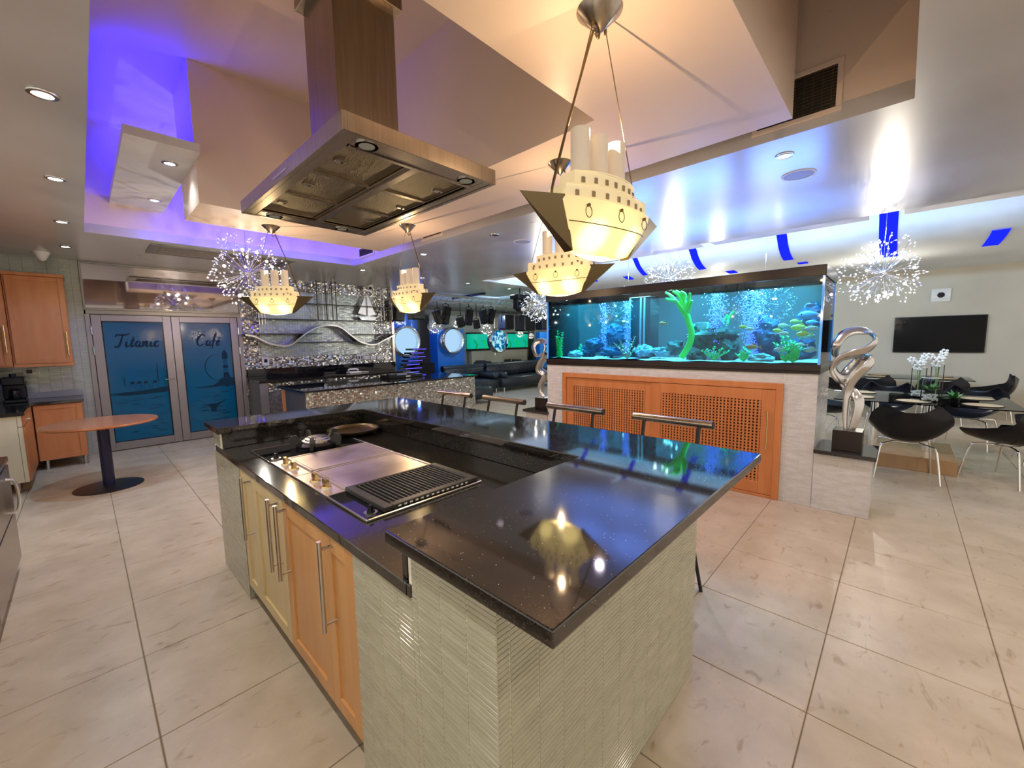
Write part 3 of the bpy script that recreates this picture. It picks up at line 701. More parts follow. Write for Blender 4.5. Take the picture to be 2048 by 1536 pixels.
# ================================================================= HOOD
hd = thing('extractor_hood', 'large brushed steel island extractor hood hanging over the cooking units', 'extractor hood', (1.05, 2.07, 2.33))
hx0, hx1, hy0, hy1, hz0, hz1 = .682, 1.412, 1.43, 2.712, 2.33, 2.395
MB().bbox(hx0, hx0 + .02, hy0, hy1, hz0, hz1, .001).bbox(hx1 - .02, hx1, hy0, hy1, hz0, hz1, .001).bbox(hx0 + .02, hx1 - .02, hy0, hy0 + .02, hz0, hz1, .001).bbox(hx0 + .02, hx1 - .02, hy1 - .02, hy1, hz0, hz1, .001).build('canopy_rim', 'brushed_steel', hd)
tp = MB(); tp.add([(hx0 + .001, hy0 + .001, hz1), (hx1 - .001, hy0 + .001, hz1), (hx1 - .001, hy1 - .001, hz1), (hx0 + .001, hy1 - .001, hz1), (.89, 1.907, hz1 + .03), (1.21, 1.907, hz1 + .03), (1.21, 2.229, hz1 + .03), (.89, 2.229, hz1 + .03)],
                  [(0, 1, 5, 4), (1, 2, 6, 5), (2, 3, 7, 6), (3, 0, 4, 7), (4, 5, 6, 7), (0, 3, 2, 1)]); tp.build('canopy_top', 'brushed_steel', hd)
# underside: wide lip all round, lower than the filter recess
MB().bbox(hx0 + .02, hx0 + .065, hy0 + .02, hy1 - .02, hz0 + .002, hz0 + .012).bbox(hx1 - .06, hx1 - .02, hy0 + .02, hy1 - .02, hz0 + .002, hz0 + .012).bbox(hx0 + .065, hx1 - .06, hy0 + .02, hy0 + .10, hz0 + .002, hz0 + .012).bbox(hx0 + .065, hx1 - .06, hy1 - .11, hy1 - .02, hz0 + .002, hz0 + .012).build('underside_lip', 'brushed_steel', hd)
ls = MB().bbox(hx0 + .07, hx1 - .065, hy0 + .10, hy0 + .125, hz0 - .002, hz0 + .035); ls.build('light_strip', 'brushed_steel', hd)
for (x, y) in ((.80, hy0 + .06), (1.28, hy0 + .06), (.83, hy1 - .065), (1.22, hy1 - .065)):
    lr = MB().lathe([(.042, -.003), (.042, .002), (.030, .002), (.030, -.003)], (x, y, hz0), 22, caps=False).build('lamp_ring', 'satin_chrome', hd, smooth=50)
    MB().cyl((x, y, hz0 - .001), (x, y, hz0 + .001), .029, n=18).build('lamp_lens', 'hood_lens_glow', lr)
MB().bbox(1.035, 1.075, hy0 + .125, hy1 - .11, hz0 + .002, hz0 + .026).build('centre_bar', 'brushed_steel', hd)
# filters, each a fine mesh set in a frame with a latch
fm = MATS['hood_filter']; t, n, l, b = nt(fm)
vv = coords(fm, (1, 1, 1)); vo = n.new('ShaderNodeTexVoronoi'); vo.inputs['Scale'].default_value = 260; l.new(vv, vo.inputs['Vector'])
bu = n.new('ShaderNodeBump'); bu.inputs['Strength'].default_value = .8; bu.inputs['Distance'].default_value = .002; l.new(vo.outputs['Distance'], bu.inputs['Height']); l.new(bu.outputs[0], b.inputs['Normal'])
fy = [hy0 + .125 + i * (hy1 - .11 - hy0 - .125) / 3 for i in range(4)]
for ci, (xa, xb) in enumerate(((hx0 + .065, 1.035), (1.075, hx1 - .06))):
    for r in range(3):
        ya, yb = fy[r], fy[r + 1]
        fo = MB().bbox(xa + .012, xb - .012, ya + .012, yb - .012, hz0 + .02, hz0 + .03).build('grease_filter', 'hood_filter', hd)
        MB().bbox(xa, xa + .012, ya, yb, hz0 + .014, hz0 + .03, .001).bbox(xb - .012, xb, ya, yb, hz0 + .014, hz0 + .03, .001).bbox(xa + .012, xb - .012, ya, ya + .012, hz0 + .014, hz0 + .03, .001).bbox(xa + .012, xb - .012, yb - .012, yb, hz0 + .014, hz0 + .03, .001).build('filter_frame', 'brushed_steel', fo)
        lx = xa + .035 if ci == 0 else xb - .075; yc = (ya + yb) / 2
        MB().bbox(lx, lx + .045, yc - .012, yc + .012, hz0 + .014, hz0 + .021, .002).build('latch', 'satin_chrome', fo)
        MB().bbox(lx + .026, lx + .036, yc - .005, yc + .005, hz0 + .012, hz0 + .0145, .001).build('latch_slot', 'dark_gap', fo)
MB().bbox(.895, 1.205, 1.912, 2.224, hz1 + .01, 3.26, .002).build('duct', 'brushed_steel', hd)
MB().bbox(.865, 1.235, 1.882, 2.254, 3.22, UZ, .002).build('duct_sleeve', 'brushed_steel', hd)
MB().bbox(.6805, .682, 1.98, 2.16, hz0 + .024, hz0 + .036, .0004).build('control_strip', 'satin_chrome', hd)

# ================================================================= AQUARIUM
AX0, AX1, AY0, AY1 = 4.58, 5.38, .525, 3.655
aq = thing('aquarium_stand', 'mosaic clad cabinet with lattice cherry sliding doors carrying the aquarium', 'cabinet', (4.98, 2.09, 0))
MB().box(4.64, AX1, AY0 + .005, 3.66, 0, 1.248).box(AX0 + .005, 4.64, AY0 + .005, .785, 0, 1.248).box(AX0 + .005, 4.64, 3.38, 3.66, 0, 1.248).box(AX0 + .005, 4.64, .785, 3.38, 1.15, 1.248).build('backing_wall', 'mosaic_grout', aq)
for y_, w_, z_, h_ in ((AY0, .785 - AY0, 0, 1.247), (3.38, .275, 0, 1.247), (.785, 2.595, 1.152, .095)):
    tiles('mosaic_tile', aq, (AX0 + .005, y_, z_), (0, 1, 0), (0, 0, 1), (-1, 0, 0), w_, h_, .1085, .0152, .0022, .0025, 'mosaic_lilac', 0, (4.5, .5, .5))
tiles('mosaic_tile', aq, (AX0, AY0 + .005, 0), (1, 0, 0), (0, 0, 1), (0, -1, 0), .8, 1.247, .1085, .0152, .0022, .0025, 'mosaic_lilac', 0, (4.5, .5, .5))
# cherry frame and two sliding lattice doors
MB().bbox(4.555, 4.634, .785, .845, 0, 1.15).bbox(4.555, 4.634, 3.32, 3.38, 0, 1.15).bbox(4.555, 4.634, .845, 3.32, 1.09, 1.15).bbox(4.555, 4.634, .845, 3.32, 0, .03).build('door_frame', 'cherry', aq)
MB().box(4.635, 4.64, .785, 3.38, .0, 1.15).build('interior_shade_sheet', 'dark_gap', aq)  # thin black sheet painting the shade inside the cabinet
def lattice(y0, y1, x, handle):
    f = .115; z0, z1 = .035, 1.085
    d = MB().bbox(x, x + .02, y0, y0 + f, z0, z1, .002).bbox(x, x + .02, y1 - f, y1, z0, z1, .002).bbox(x, x + .02, y0 + f, y1 - f, z0, z0 + .12, .002).bbox(x, x + .02, y0 + f, y1 - f, z1 - .11, z1, .002)
    o = d.build('door', 'cherry', aq)
    y = y0 + f + .006; k = 0
    while y < y1 - f - .012:
        MB().box(x + .004, x + .010, y, y + .018, z0 + .12, z1 - .11).build('lattice_slat', 'cherry', o); y += .034; k += 1
    h = MB(); z = z0 + .125
    while z < z1 - .13:
        h.box(x + .010, x + .016, y0 + f, y1 - f, z, z + .016); z += .0315
    h.build('lattice_rails', 'cherry', o, kind='stuff')
    if handle: MB().cyl((x - .03, y0 + .055, .50), (x - .03, y0 + .055, .88), .007, n=8).cyl((x - .03, y0 + .055, .53), (x, y0 + .055, .53), .005, n=6).cyl((x - .03, y0 + .055, .85), (x, y0 + .055, .85), .005, n=6).build('handle', 'brass', o, smooth=50)
lattice(.845, 2.09, 4.557, True); lattice(2.06, 3.32, 4.578, False)

tk = thing('aquarium', 'long lit tropical aquarium with black base and hood rim on mosaic cabinet', 'aquarium', (4.98, 2.09, 1.25))
MB().bbox(AX0 - .012, AX1 + .012, AY0 - .012, AY1 + .012, 1.25, 1.275).bbox(AX0 - .012, AX0 + .012, AY0 - .012, AY1 + .012, 1.275, 1.335).bbox(AX1 - .012, AX1 + .012, AY0 - .012, AY1 + .012, 1.275, 1.335).bbox(AX0 + .012, AX1 - .012, AY0 - .012, AY0 + .012, 1.275, 1.335).bbox(AX0 + .012, AX1 - .012, AY1 - .012, AY1 + .012, 1.275, 1.335).build('base_rim', 'tank_hood', tk)
MB().bbox(AX0 - .014, AX0 + .02, AY0 - .014, AY1 + .014, 2.13, 2.225).bbox(AX1 - .02, AX1 + .014, AY0 - .014, AY1 + .014, 2.13, 2.225).bbox(AX0 + .02, AX1 - .02, AY0 - .014, AY0 + .02, 2.13, 2.225).bbox(AX0 + .02, AX1 - .02, AY1 - .02, AY1 + .014, 2.13, 2.225).build('hood_rim', 'tank_hood', tk)
MB().box(AX0, AX0 + .006, AY0, AY1, 1.3, 2.16).build('front_pane', 'tank_glass', tk)
MB().box(AX1 - .006, AX1, AY0, AY1, 1.3, 2.16).build('rear_pane', 'tank_glass', tk)
MB().box(AX0 + .006, AX1 - .006, AY0, AY0 + .006, 1.3, 2.16).build('side_pane', 'tank_glass', tk)
MB().box(AX0 + .006, AX1 - .006, AY1 - .006, AY1, 1.3, 2.16).build('side_pane', 'tank_glass', tk)
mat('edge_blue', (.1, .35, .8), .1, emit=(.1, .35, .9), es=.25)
for (x, y) in ((AX0 + .004, AY0 + .004), (AX0 + .004, AY1 - .004), (AX1 - .004, AY0 + .004)):
    MB().box(x - .009, x + .009, y - .009, y + .009, 1.335, 2.13).build('silicone_edge', 'edge_blue', tk)
MB().box(AX0 + .012, AX1 - .012, AY0 + .012, AY1 - .012, 1.37, 2.085).build('tank_water', 'tank_water', tk)
# gravel bed
gr = MB(); n_ = 40
for i in range(n_ + 1):
    for j in range(9):
        y = AY0 + .008 + (AY1 - AY0 - .016) * i / n_; x = AX0 + .008 + (AX1 - AX0 - .016) * j / 8
        gr.v.append((x, y, 1.345 + .022 * noise.noise((x * 3, y * 3, 1)) + .008 * noise.noise((x * 20, y * 20, 4))))
gr.f = [(i * 9 + j, (i + 1) * 9 + j, (i + 1) * 9 + j + 1, i * 9 + j + 1) for i in range(n_) for j in range(8)]
gr.build('gravel_bed', 'gravel', tk, smooth=180, kind='stuff')
# overflow column (dark) inside the tank
MB().bbox(5.06, 5.34, 2.36, 2.66, 1.35, 2.14, .01).build('overflow_box', 'black_satin', tk)
for x, y in ((5.03, 2.62), (5.03, 2.47), (5.03, 2.42)):
    MB().cyl((x, y, 1.45), (x, y, 2.12), .012, n=10).build('filter_pipe', 'grey_plastic', tk, smooth=50)
def ty(u, x=4.9): return at(u, 660, 0, x)[1]
def tz(u, v, x=4.9): return at(u, v, 0, x)[2]
rr = random.Random(11)
def rock(u, v, w_, h_, m, x=5.0, label=None):
    y, z = ty(u, x), tz(u, v, x); s = MB().sphere((0, 0, 0), 1, 26, 18)
    sd = rr.uniform(0, 50); vs = []
    for p in s.v:
        q = Vector(p); k = 1 + .40 * noise.noise(q * 1.5 + Vector((sd, 0, 0))) + .30 * noise.noise(q * 3.8 + Vector((sd, 5, 0))) + .20 * noise.noise(q * 9 + Vector((sd, 5, 9)))
        vs.append((x + q.x * k * w_ * .7, y + q.y * k * w_, max(1.345, z + q.z * k * h_)))
    s.v = vs; o = s.build('rock', m, None, smooth=25)
    return tag(o, label, 'rock', 'rocks in the aquarium')
R_ = [(1175, 705, .12, .08, 'blue_rock', 5.05, 'low blue grey rock near the left end of the aquarium'),
      (1190, 690, .13, .09, 'blue_rock', 4.95, 'cragged blue rock left of the cream aquarium plant'),
      (1150, 708, .10, .05, 'pale_rock', 4.85, 'small pale rock beside the leftmost green aquarium plant'),
      (1232, 670, .15, .13, 'blue_rock', 5.1, 'tall rounded blue rock behind the cream aquarium plant'),
      (1222, 704, .14, .07, 'blue_rock', 4.95, 'flat dark blue rock under the tall rounded blue rock'),
      (1288, 702, .12, .07, 'pale_rock', 5.0, 'pale turquoise rock right of the cream aquarium plant'),
      (1325, 704, .12, .06, 'pale_rock', 4.95, 'pale turquoise rock in front of the dark overflow column'),
      (1350, 696, .10, .09, 'green_rock', 4.95, 'dark rock at the foot of the bright green tree coral'),
      (1423, 674, .26, .14, 'green_rock', 5.0, 'big mossy dark green rock arch in the middle of the aquarium'),
      (1393, 712, .10, .06, 'green_rock', 4.85, 'small green rock under the left end of the mossy arch'),
      (1460, 702, .10, .12, 'green_rock', 4.9, 'upright dark green rock under the right end of the mossy arch'),
      (1535, 668, .14, .16, 'blue_rock', 5.0, 'tall dark blue rock tower near the right end of the aquarium'),
      (1556, 700, .18, .11, 'blue_rock', 5.05, 'broad dark blue rock behind the rock tower'),
      (1525, 716, .10, .045, 'pale_rock', 4.8, 'small low grey rock in front of the blue rock tower'),
      (1625, 630, .13, .10, 'blue_rock', 5.25, 'blue rock high at the right rear corner of the aquarium'),
      (1600, 700, .14, .12, 'blue_rock', 5.2, 'blue rock at the right end of the aquarium behind the fish')]
for a in R_: rock(*a[:6], label=a[6])
# plants
def plant(u, v0, h_, wid, m, label, x=4.85, n_=26, leaf_=.03):
    y = ty(u, x); z0 = 1.345
    root = thing('aquarium_plant', label, 'plant', (x, y, z0), group='plants in the aquarium'); st = MB(); lf_ = MB(); r_ = random.Random(int(u))
    for s_ in range(5):
        dy = (s_ - 2) / 2 * wid; dx = r_.uniform(-.05, .05); hh = h_ * r_.uniform(.7, 1) * (1 - .3 * abs(s_ - 2) / 2)
        P = spline([(x, y, z0 + .0), (x + dx * .4, y + dy * .4, z0 + hh * .5), (x + dx, y + dy * .9, z0 + hh)], 5)
        st.tube(P, .004, 5)
        for q in range(n_):
            t_ = q / n_; p = P[min(int(t_ * (len(P) - 1)), len(P) - 1)]; a = q * 2.4; L_ = leaf_ * (1.3 - .6 * t_)
            d = Vector((math.cos(a), math.sin(a), .7)) * L_; e = Vector((-math.sin(a), math.cos(a), 0)) * L_ * .45
            lf_.add([p, p + d * .5 + e, p + d * 1.2, p + d * .5 - e], [(0, 1, 2, 3)])
    st.build('stem', m, root); lf_.build('leaves', m, root, kind='stuff')
plant(1119, 700, .46, .07, 'plant_green', 'bushy bright green plant at the left end of the aquarium', 4.655, 44, .036)
plant(1160, 700, .20, .05, 'plant_green', 'small green plant left of the blue rocks in the aquarium', 4.95, 14)
plant(1255, 705, .36, .20, 'plant_cream', 'branching cream coloured coral plant left of the dark overflow column', 4.75, 24, .03)
plant(1430, 705, .17, .16, 'plant_green', 'low turquoise green plant under the mossy rock arch', 4.75, 22, .032)
plant(1490, 712, .16, .08, 'plant_green', 'small green plant left of the blue rock tower', 4.72, 18, .032)
plant(1575, 700, .34, .11, 'plant_green', 'bright green leafy plant right of the blue rock tower', 4.75, 26, .042)
plant(1590, 712, .22, .08, 'plant_green', 'low green leafy plant at the right end of the aquarium', 4.68, 22, .038)
# green tree coral
tc_ = thing('tree_coral', 'tall bright green branching coral reaching the top of the aquarium', 'coral', (4.75, ty(1366, 4.75), 1.345))
def cp(u, v, x=4.75): return at(u, v, 0, x)
MB().tube(spline([cp(1363, 715), cp(1378, 690), cp(1383, 665), cp(1376, 640), cp(1372, 620), cp(1362, 604)], 5), [.036] * 8 + [.034] * 10 + [.026] * 8, 10).build('trunk', 'kelp', tc_, smooth=60)
for L in ([(1376, 640), (1358, 612), (1345, 594), (1331, 585)], [(1366, 615), (1350, 602), (1338, 600), (1332, 597)], [(1370, 628), (1362, 600), (1355, 588), (1346, 583)], [(1372, 625), (1370, 605), (1364, 590), (1352, 582)],
          [(1373, 622), (1378, 600), (1380, 586)], [(1374, 630), (1380, 612), (1384, 601)], [(1372, 622), (1368, 602), (1371, 590), (1362, 583)], [(1378, 650), (1374, 630), (1360, 612), (1350, 600)]):
    dx = rr.uniform(-.06, .08); P = spline([cp(*p, 4.75 + dx * i / 3) for i, p in enumerate(L)], 4)
    MB().tube(P, [.026 - .013 * i / (len(P) - 1) for i in range(len(P))], 8).build('branch', 'kelp', tc_, smooth=60)
for (u0, v0, u1, v1) in ((1300, 668, 1286, 645), (1300, 640, 1288, 622), (1455, 648, 1468, 622), (1445, 652, 1456, 630)):
    o = MB().tube(spline([at(u0, v0, 0, 5.25), at((u0 + u1) / 2 - 3, (v0 + v1) / 2, 0, 5.25), at(u1, v1, 0, 5.25)], 4), .016, 8).build('coral_branch', 'kelp', tc_, smooth=60)
# bubble columns
def bubbles(u, w_, n_, label):
    y = ty(u, 4.95); mb = MB(); r_ = random.Random(int(u))
    for i in range(n_):
        z = 1.40 + .68 * r_.random(); s_ = w_ * (.5 + .7 * (z - 1.4) / .68); r0 = r_.uniform(.0045, .0095)
        c = (4.95 + r_.gauss(0, s_ * .6), y + r_.gauss(0, s_ * .5), z)
        mb.add([(c[0] + r0, c[1], c[2]), (c[0] - r0, c[1], c[2]), (c[0], c[1] + r0, c[2]), (c[0], c[1] - r0, c[2]), (c[0], c[1], c[2] + r0), (c[0], c[1], c[2] - r0)],
               [(0, 2, 4), (2, 1, 4), (1, 3, 4), (3, 0, 4), (2, 0, 5), (1, 2, 5), (3, 1, 5), (0, 3, 5)])
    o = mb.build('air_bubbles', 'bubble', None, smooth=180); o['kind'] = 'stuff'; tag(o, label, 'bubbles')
bubbles(1208, .05, 420, 'leftmost blue lit column of air bubbles in the aquarium')
bubbles(1255, .05, 420, 'blue lit column of air bubbles behind the cream plant')
bubbles(1433, .10, 900, 'wide blue lit curtain of bubbles above the mossy rock arch')
bubbles(1505, .13, 1200, 'widest blue lit curtain of bubbles left of the rock tower')
# fish
def fish(u, v, L_, m, rz, x, label):
    p = at(u, v, 0, x); root = thing('fish', label, 'fish', p, rz, group='fish in the aquarium')
    b_ = MB().sphere((0, 0, 0), .5, 12, 8, (L_ * .9, L_ * .22, L_ * .42))
    b_.v = [(q[0], q[1] * (1 - .35 * (q[0] < 0) * abs(q[0]) / (L_ * .45)), q[2] * (1 - .5 * (q[0] < 0) * abs(q[0]) / (L_ * .45))) for q in b_.v]
    b_.build('body', m, root, smooth=180, world=False)
    MB().prism([(-.40 * L_, 0), (-.68 * L_, .2 * L_), (-.60 * L_, 0), (-.68 * L_, -.2 * L_)], -.002, .002, 1).build('tail', m, root, world=False)
    MB().prism([(.12 * L_, .19 * L_), (-.05 * L_, .32 * L_), (-.3 * L_, .20 * L_), (-.25 * L_, .12 * L_)], -.0015, .0015, 1).build('dorsal_fin', m, root, world=False)
    for s_ in (-1, 1):
        MB().sphere((.30 * L_, s_ * .085 * L_, .05 * L_), .03 * L_, 8, 6).build('eye', 'black_satin', root, smooth=True, world=False)
H = PI / 2
F = [(1486, 654, .09, 'fish_yellow', H, 4.75, 'small yellow fish leaving the wide bubble curtain'), (1500, 658, .09, 'fish_pale', H, 4.72, 'pale fish beside the small yellow fish'),
     (1566, 651, .10, 'fish_pale', H + .2, 4.8, 'pale fish above the green leafy plant'), (1554, 661, .10, 'fish_yellow', H - .3, 4.75, 'yellow fish left of the big yellow fish'),
     (1598, 655, .15, 'fish_yellow', H, 4.8, 'biggest yellow fish near the right end of the aquarium'), (1606, 668, .12, 'fish_yellow', H + .3, 4.72, 'yellow fish just under the biggest yellow fish'),
     (1566, 667, .10, 'fish_pale', -H, 4.7, 'pale fish right of the rock tower heading right'), (1590, 643, .10, 'fish_yellow', H + .5, 4.95, 'yellow fish under the reflected lamp'),
     (1622, 657, .12, 'fish_pale', -H, 4.72, 'pale blue fish by the right edge of the tank'), (1618, 673, .12, 'fish_pale', -H + .4, 4.85, 'pale fish right of the yellow ones'),
     (1618, 630, .20, 'fish_blue', H, 4.9, 'large blue fish at the upper right of the aquarium'), (1624, 645, .12, 'fish_blue', H, 5.0, 'blue fish under the large blue fish'),
     (1504, 694, .13, 'fish_orange', H, 4.68, 'tan orange fish at the foot of the wide bubble curtain'), (1558, 699, .10, 'fish_pale', H, 4.68, 'pale fish low beside the leafy plant'),
     (1575, 706, .10, 'fish_blue', -H, 4.7, 'small blue fish low at the front glass'), (1620, 700, .12, 'fish_pale', H, 4.7, 'pale fish low at the right edge of the tank'),
     (1600, 690, .10, 'fish_pale', H, 4.75, 'pale fish under the yellow ones'), (1622, 610, .10, 'fish_blue', H + .3, 4.8, 'small dark blue fish above the large blue fish'),
     (1325, 647, .11, 'fish_orange', H - .2, 4.8, 'tan fish beside the dark overflow column'), (1477, 669, .035, 'fish_pale', H, 4.8, 'tiny pale fish right of the mossy rock arch')]
for f in F: fish(*f)

# low plinths with sculptures at both ends of the aquarium
def plinth(y0, y1, label, lab2):
    p = thing('low_plinth', label, 'plinth', (4.80, (y0 + y1) / 2, 0))
    MB().box(4.585, 5.02, y0 + .005, y1 - .005, 0, .53).build('backing_wall', 'mosaic_grout', p)
    tiles('mosaic_tile', p, (4.585, y0, 0), (0, 1, 0), (0, 0, 1), (-1, 0, 0), y1 - y0, .53, .1085, .0152, .0022, .0025, 'mosaic_lilac', 0, (0, 0, 0))
    tiles('mosaic_tile', p, (4.58, y0 + .005, 0), (1, 0, 0), (0, 0, 1), (0, -1, 0), .44, .53, .1085, .0152, .0022, .0025, 'mosaic_lilac', 0, (0, 0, 0))
    MB().bbox(4.53, 5.05, y0 - .025, y1 + (.025 if y0 > 2 else -.004), .53, .565).build('stone_top', 'granite', p)
    return p
plinth(.115, .5265, 'low mosaic plinth with black stone top right of the aquarium', '')
plinth(3.665, 4.08, 'low mosaic plinth with black stone top left of the aquarium', '')
def ribbon(mb, pts, w_, th, twist=0):
    P = spline(pts, 7); N_ = len(P); vs = []; n8 = 12
    for i, p in enumerate(P):
        d = (P[min(i + 1, N_ - 1)] - P[max(i - 1, 0)]).normalized()
        a = Vector((.72, -.69, 0)) if False else Vector((.70, .70, 0))
        a = (a - d * a.dot(d)).normalized(); c = d.cross(a)
        th_ = twist * i / N_; a, c = a * math.cos(th_) + c * math.sin(th_), c * math.cos(th_) - a * math.sin(th_)
        k = math.sin(PI * (i + 1.5) / (N_ + 2)) ** .35
        for q in range(n8):
            t_ = 2 * PI * q / n8; vs.append(p + a * math.cos(t_) * th * k + c * math.sin(t_) * w_ * k)
    fs = [(i * n8 + k, i * n8 + (k + 1) % n8, (i + 1) * n8 + (k + 1) % n8, (i + 1) * n8 + k) for i in range(N_ - 1) for k in range(n8)]
    fs += [tuple(range(n8 - 1, -1, -1)), tuple(range((N_ - 1) * n8, N_ * n8))]
    mb.add(vs, fs)
def sculpture(label, z0, bx, by, strands, block, scale=1.0):
    root = thing('twisted_sculpture', label, 'sculpture', (bx, by, z0))
    MB().bbox(bx - block, bx + block, by - block, by + block, z0, z0 + block * 1.75, .003).build('block_base', 'tank_hood', root)
    for st in strands:
        mb = MB(); ribbon(mb, st[0], st[1], st[2], st[3]); mb.build('ribbon', 'satin_chrome', root, smooth=180)
def sp(u, v, dx=0, x=4.70): return at(u, v, 0, x + dx)
def zz(L): return [sp(1600 + a / 4.655, 630 + b_ / 4.655, dx) for a, b_, dx in L]
S1 = zz([(430, 1095, 0), (425, 960, 0), (435, 820, .0), (455, 690, .0), (520, 580, -.01), (620, 480, 0), (665, 415, .05), (620, 395, .1), (560, 430, .13), (470, 520, .12), (410, 590, .06), (345, 570, .0), (308, 490, -.03), (370, 410, -.05), (500, 360, -.06), (620, 320, -.04), (700, 250, 0), (680, 185, .05), (600, 150, .07), (500, 148, .04), (400, 190, 0), (335, 280, -.03), (325, 350, 0), (350, 395, .03)])
S2 = zz([(395, 700, .05), (430, 700, .05), (510, 730, .04), (550, 800, .02), (530, 930, .01), (470, 1095, 0)])
S3 = zz([(420, 600, .02), (400, 640, .04), (430, 680, .03)])
sculpture('silver twisted ribbon sculpture on black block right of the aquarium', .565, 4.74, .30, [(S1, .056, .020, .9), (S2, .044, .014, .3), (S3, .03, .014, 0)], .105)
def zl(L): return [at(860 + a / 8.084, 640 + b_ / 8.084, 0, 4.70 + dx) for a, b_, dx in L]
T1 = zl([(1850, 1240, 0), (1800, 1180, 0), (1785, 1080, 0), (1830, 970, 0), (1880, 900, .02), (1830, 850, .03), (1760, 800, .0), (1790, 700, 0), (1850, 600, 0), (1890, 500, 0), (1890, 410, .02), (1840, 350, .04), (1770, 340, .03), (1700, 380, 0), (1675, 450, -.03), (1700, 550, -.03), (1750, 580, 0), (1830, 530, .03)])
sculpture('silver looped ribbon sculpture on dark block left of the aquarium', .565, 4.76, 3.87, [(T1, .062, .022, 1.2)], .10)

# ================================================================= SHIP PENDANTS
def make_ship():
    root = thing('ship_pendant', '', 'pendant lamp', (0, 0, 0))
    U, T = 18, 7; mb = MB()
    for s_ in (-1, 1):
        vs = []
        for i in range(U + 1):
            u = -1 + 2 * i / U
            for j in range(T + 1):
                t_ = j / T; wdt = .125 * (1 - .55 * abs(u) ** 2.2) * (1 - .78 * t_ ** 2.1)
                vs.append((u * (.262 - .085 * t_), s_ * wdt, .012 * u * u * (1 - t_) - .175 * t_ * (1 - .16 * u * u) - (0 if j < T else .004)))
        fs = [(i * (T + 1) + j, (i + 1) * (T + 1) + j, (i + 1) * (T + 1) + j + 1, i * (T + 1) + j + 1) for i in range(U) for j in range(T)]
        if s_ == 1: fs = [tuple(reversed(f)) for f in fs]
        mb.add(vs, fs)
    # floor, deck and end closures
    n1 = (U + 1) * (T + 1)
    mb.f += [(i * (T + 1) + T, (i + 1) * (T + 1) + T, n1 + (i + 1) * (T + 1) + T, n1 + i * (T + 1) + T) for i in range(U)]
    mb.f += [(i * (T + 1), n1 + i * (T + 1), n1 + (i + 1) * (T + 1), (i + 1) * (T + 1)) for i in range(U)]
    for i in (0, U): mb.f.append(tuple([i * (T + 1) + j for j in range(T + 1)] + [n1 + i * (T + 1) + j for j in range(T, -1, -1)]))
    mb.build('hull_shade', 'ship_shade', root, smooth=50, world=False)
    for s_ in (-1, 1):
        P = [(u * (.262 - .04), s_ * (.125 * (1 - .55 * abs(u) ** 2.2) * .94 + .002), -.085 + .014 * u * u) for u in [x / 8 for x in range(-8, 9)]]
        MB().tube(P, .0018, 5).build('hull_seam', 'bronze_metal', root, world=False)
    # dark metal bow and stern wedges
    for s_ in (1, -1):
        a = s_
        w1 = .064; v = [(a * .405, 0, .012), (a * .250, w1, .012), (a * .250, -w1, .012), (a * .168, .022, -.165), (a * .168, -.022, -.165),
                        (a * .400, 0, .008), (a * .252, w1 - .003, .008), (a * .252, -w1 + .003, .008)]
        MB().add(v, [(0, 1, 3), (0, 4, 2), (0, 3, 4), (0, 2, 7, 5), (0, 5, 6, 1), (6, 5, 7), (1, 6, 7, 2, 4, 3)]).build('bow_plate', 'bronze_metal', root, world=False)
    def tier(zb, zt, lx, wy, name):
        m_ = MB(); n_ = 24; vs = []
        for z in (zb, zt):
            for r_ in (1, -1):
                for i in range(n_ + 1):
                    u = (-1 + 2 * i / n_) * r_; vs.append((u * lx, r_ * wy * (1 - .55 * abs(u) ** 2.2), z + .008 * u * u))
        k = 2 * (n_ + 1)
        m_.add(vs, [(i, (i + 1) % k, k + (i + 1) % k, k + i) for i in range(k)] + [tuple(range(k, 2 * k))])
        o = m_.build(name, 'ship_deck', root, smooth=60, world=False)
        for s_ in (-1, 1):
            for q in range(-3, 4):
                u = q / 3.6; x = u * lx; y = s_ * wy * (1 - .55 * abs(u) ** 2.2)
                MB().box(x - .007, x + .007, y - .004, y + .004, (zb + zt) / 2 - .009, (zb + zt) / 2 + .011).build('deck_window', 'ship_window', o, world=False)
        MB().tube([(q / 8 * lx, -wy * (1 - .55 * abs(q / 8) ** 2.2) - .003, zt + .004) for q in range(-8, 9)], .0022, 5).tube([(q / 8 * lx, wy * (1 - .55 * abs(q / 8) ** 2.2) + .003, zt + .004) for q in range(-8, 9)], .0022, 5).build('deck_rail', 'ship_deck', o, world=False)
    tier(.0, .055, .225, .10, 'lower_deck'); tier(.055, .112, .175, .085, 'upper_deck')
    MB().bbox(-.245, -.205, -.05, .05, .01, .075, .004).build('bridge', 'ship_deck', root, world=False); MB().bbox(.205, .235, -.045, .045, .01, .04, .004).build('forecastle', 'ship_deck', root, world=False)
    for x in (-.105, 0, .105):
        f = MB().lathe([(.037, 0), (.037, .185)], (x, 0, .105), 20).lathe([(.034, .185), (.034, .02)], (x, 0, .105), 20); f.f = [q for q in f.f if len(q) == 4]
        f.build('funnel', 'ship_funnel', root, smooth=50, world=False)
    for s_ in (-1, 1):
        for x in (-.15, .02, .17):
            y = s_ * (.125 * (1 - .55 * abs(x / .26) ** 2.2) + .004)
            rg = MB().tube([(x + .016 * math.cos(k * PI / 8), y + s_ * .002, -.045 + .02 * math.sin(k * PI / 8)) for k in range(17)], .0016, 5).build('anchor_ring', 'bronze_metal', root, world=False)
            MB().cyl((x, y - s_ * .004, -.022), (x, y + s_ * .006, -.022), .006, n=8).build('ring_stud', 'bronze_metal', rg, world=False)
    for x in (-.17, .17):
        MB().cyl((x, -.085, .04), (x, -.094, .04), .006, n=8).build('deck_stud', 'bronze_metal', root, world=False)
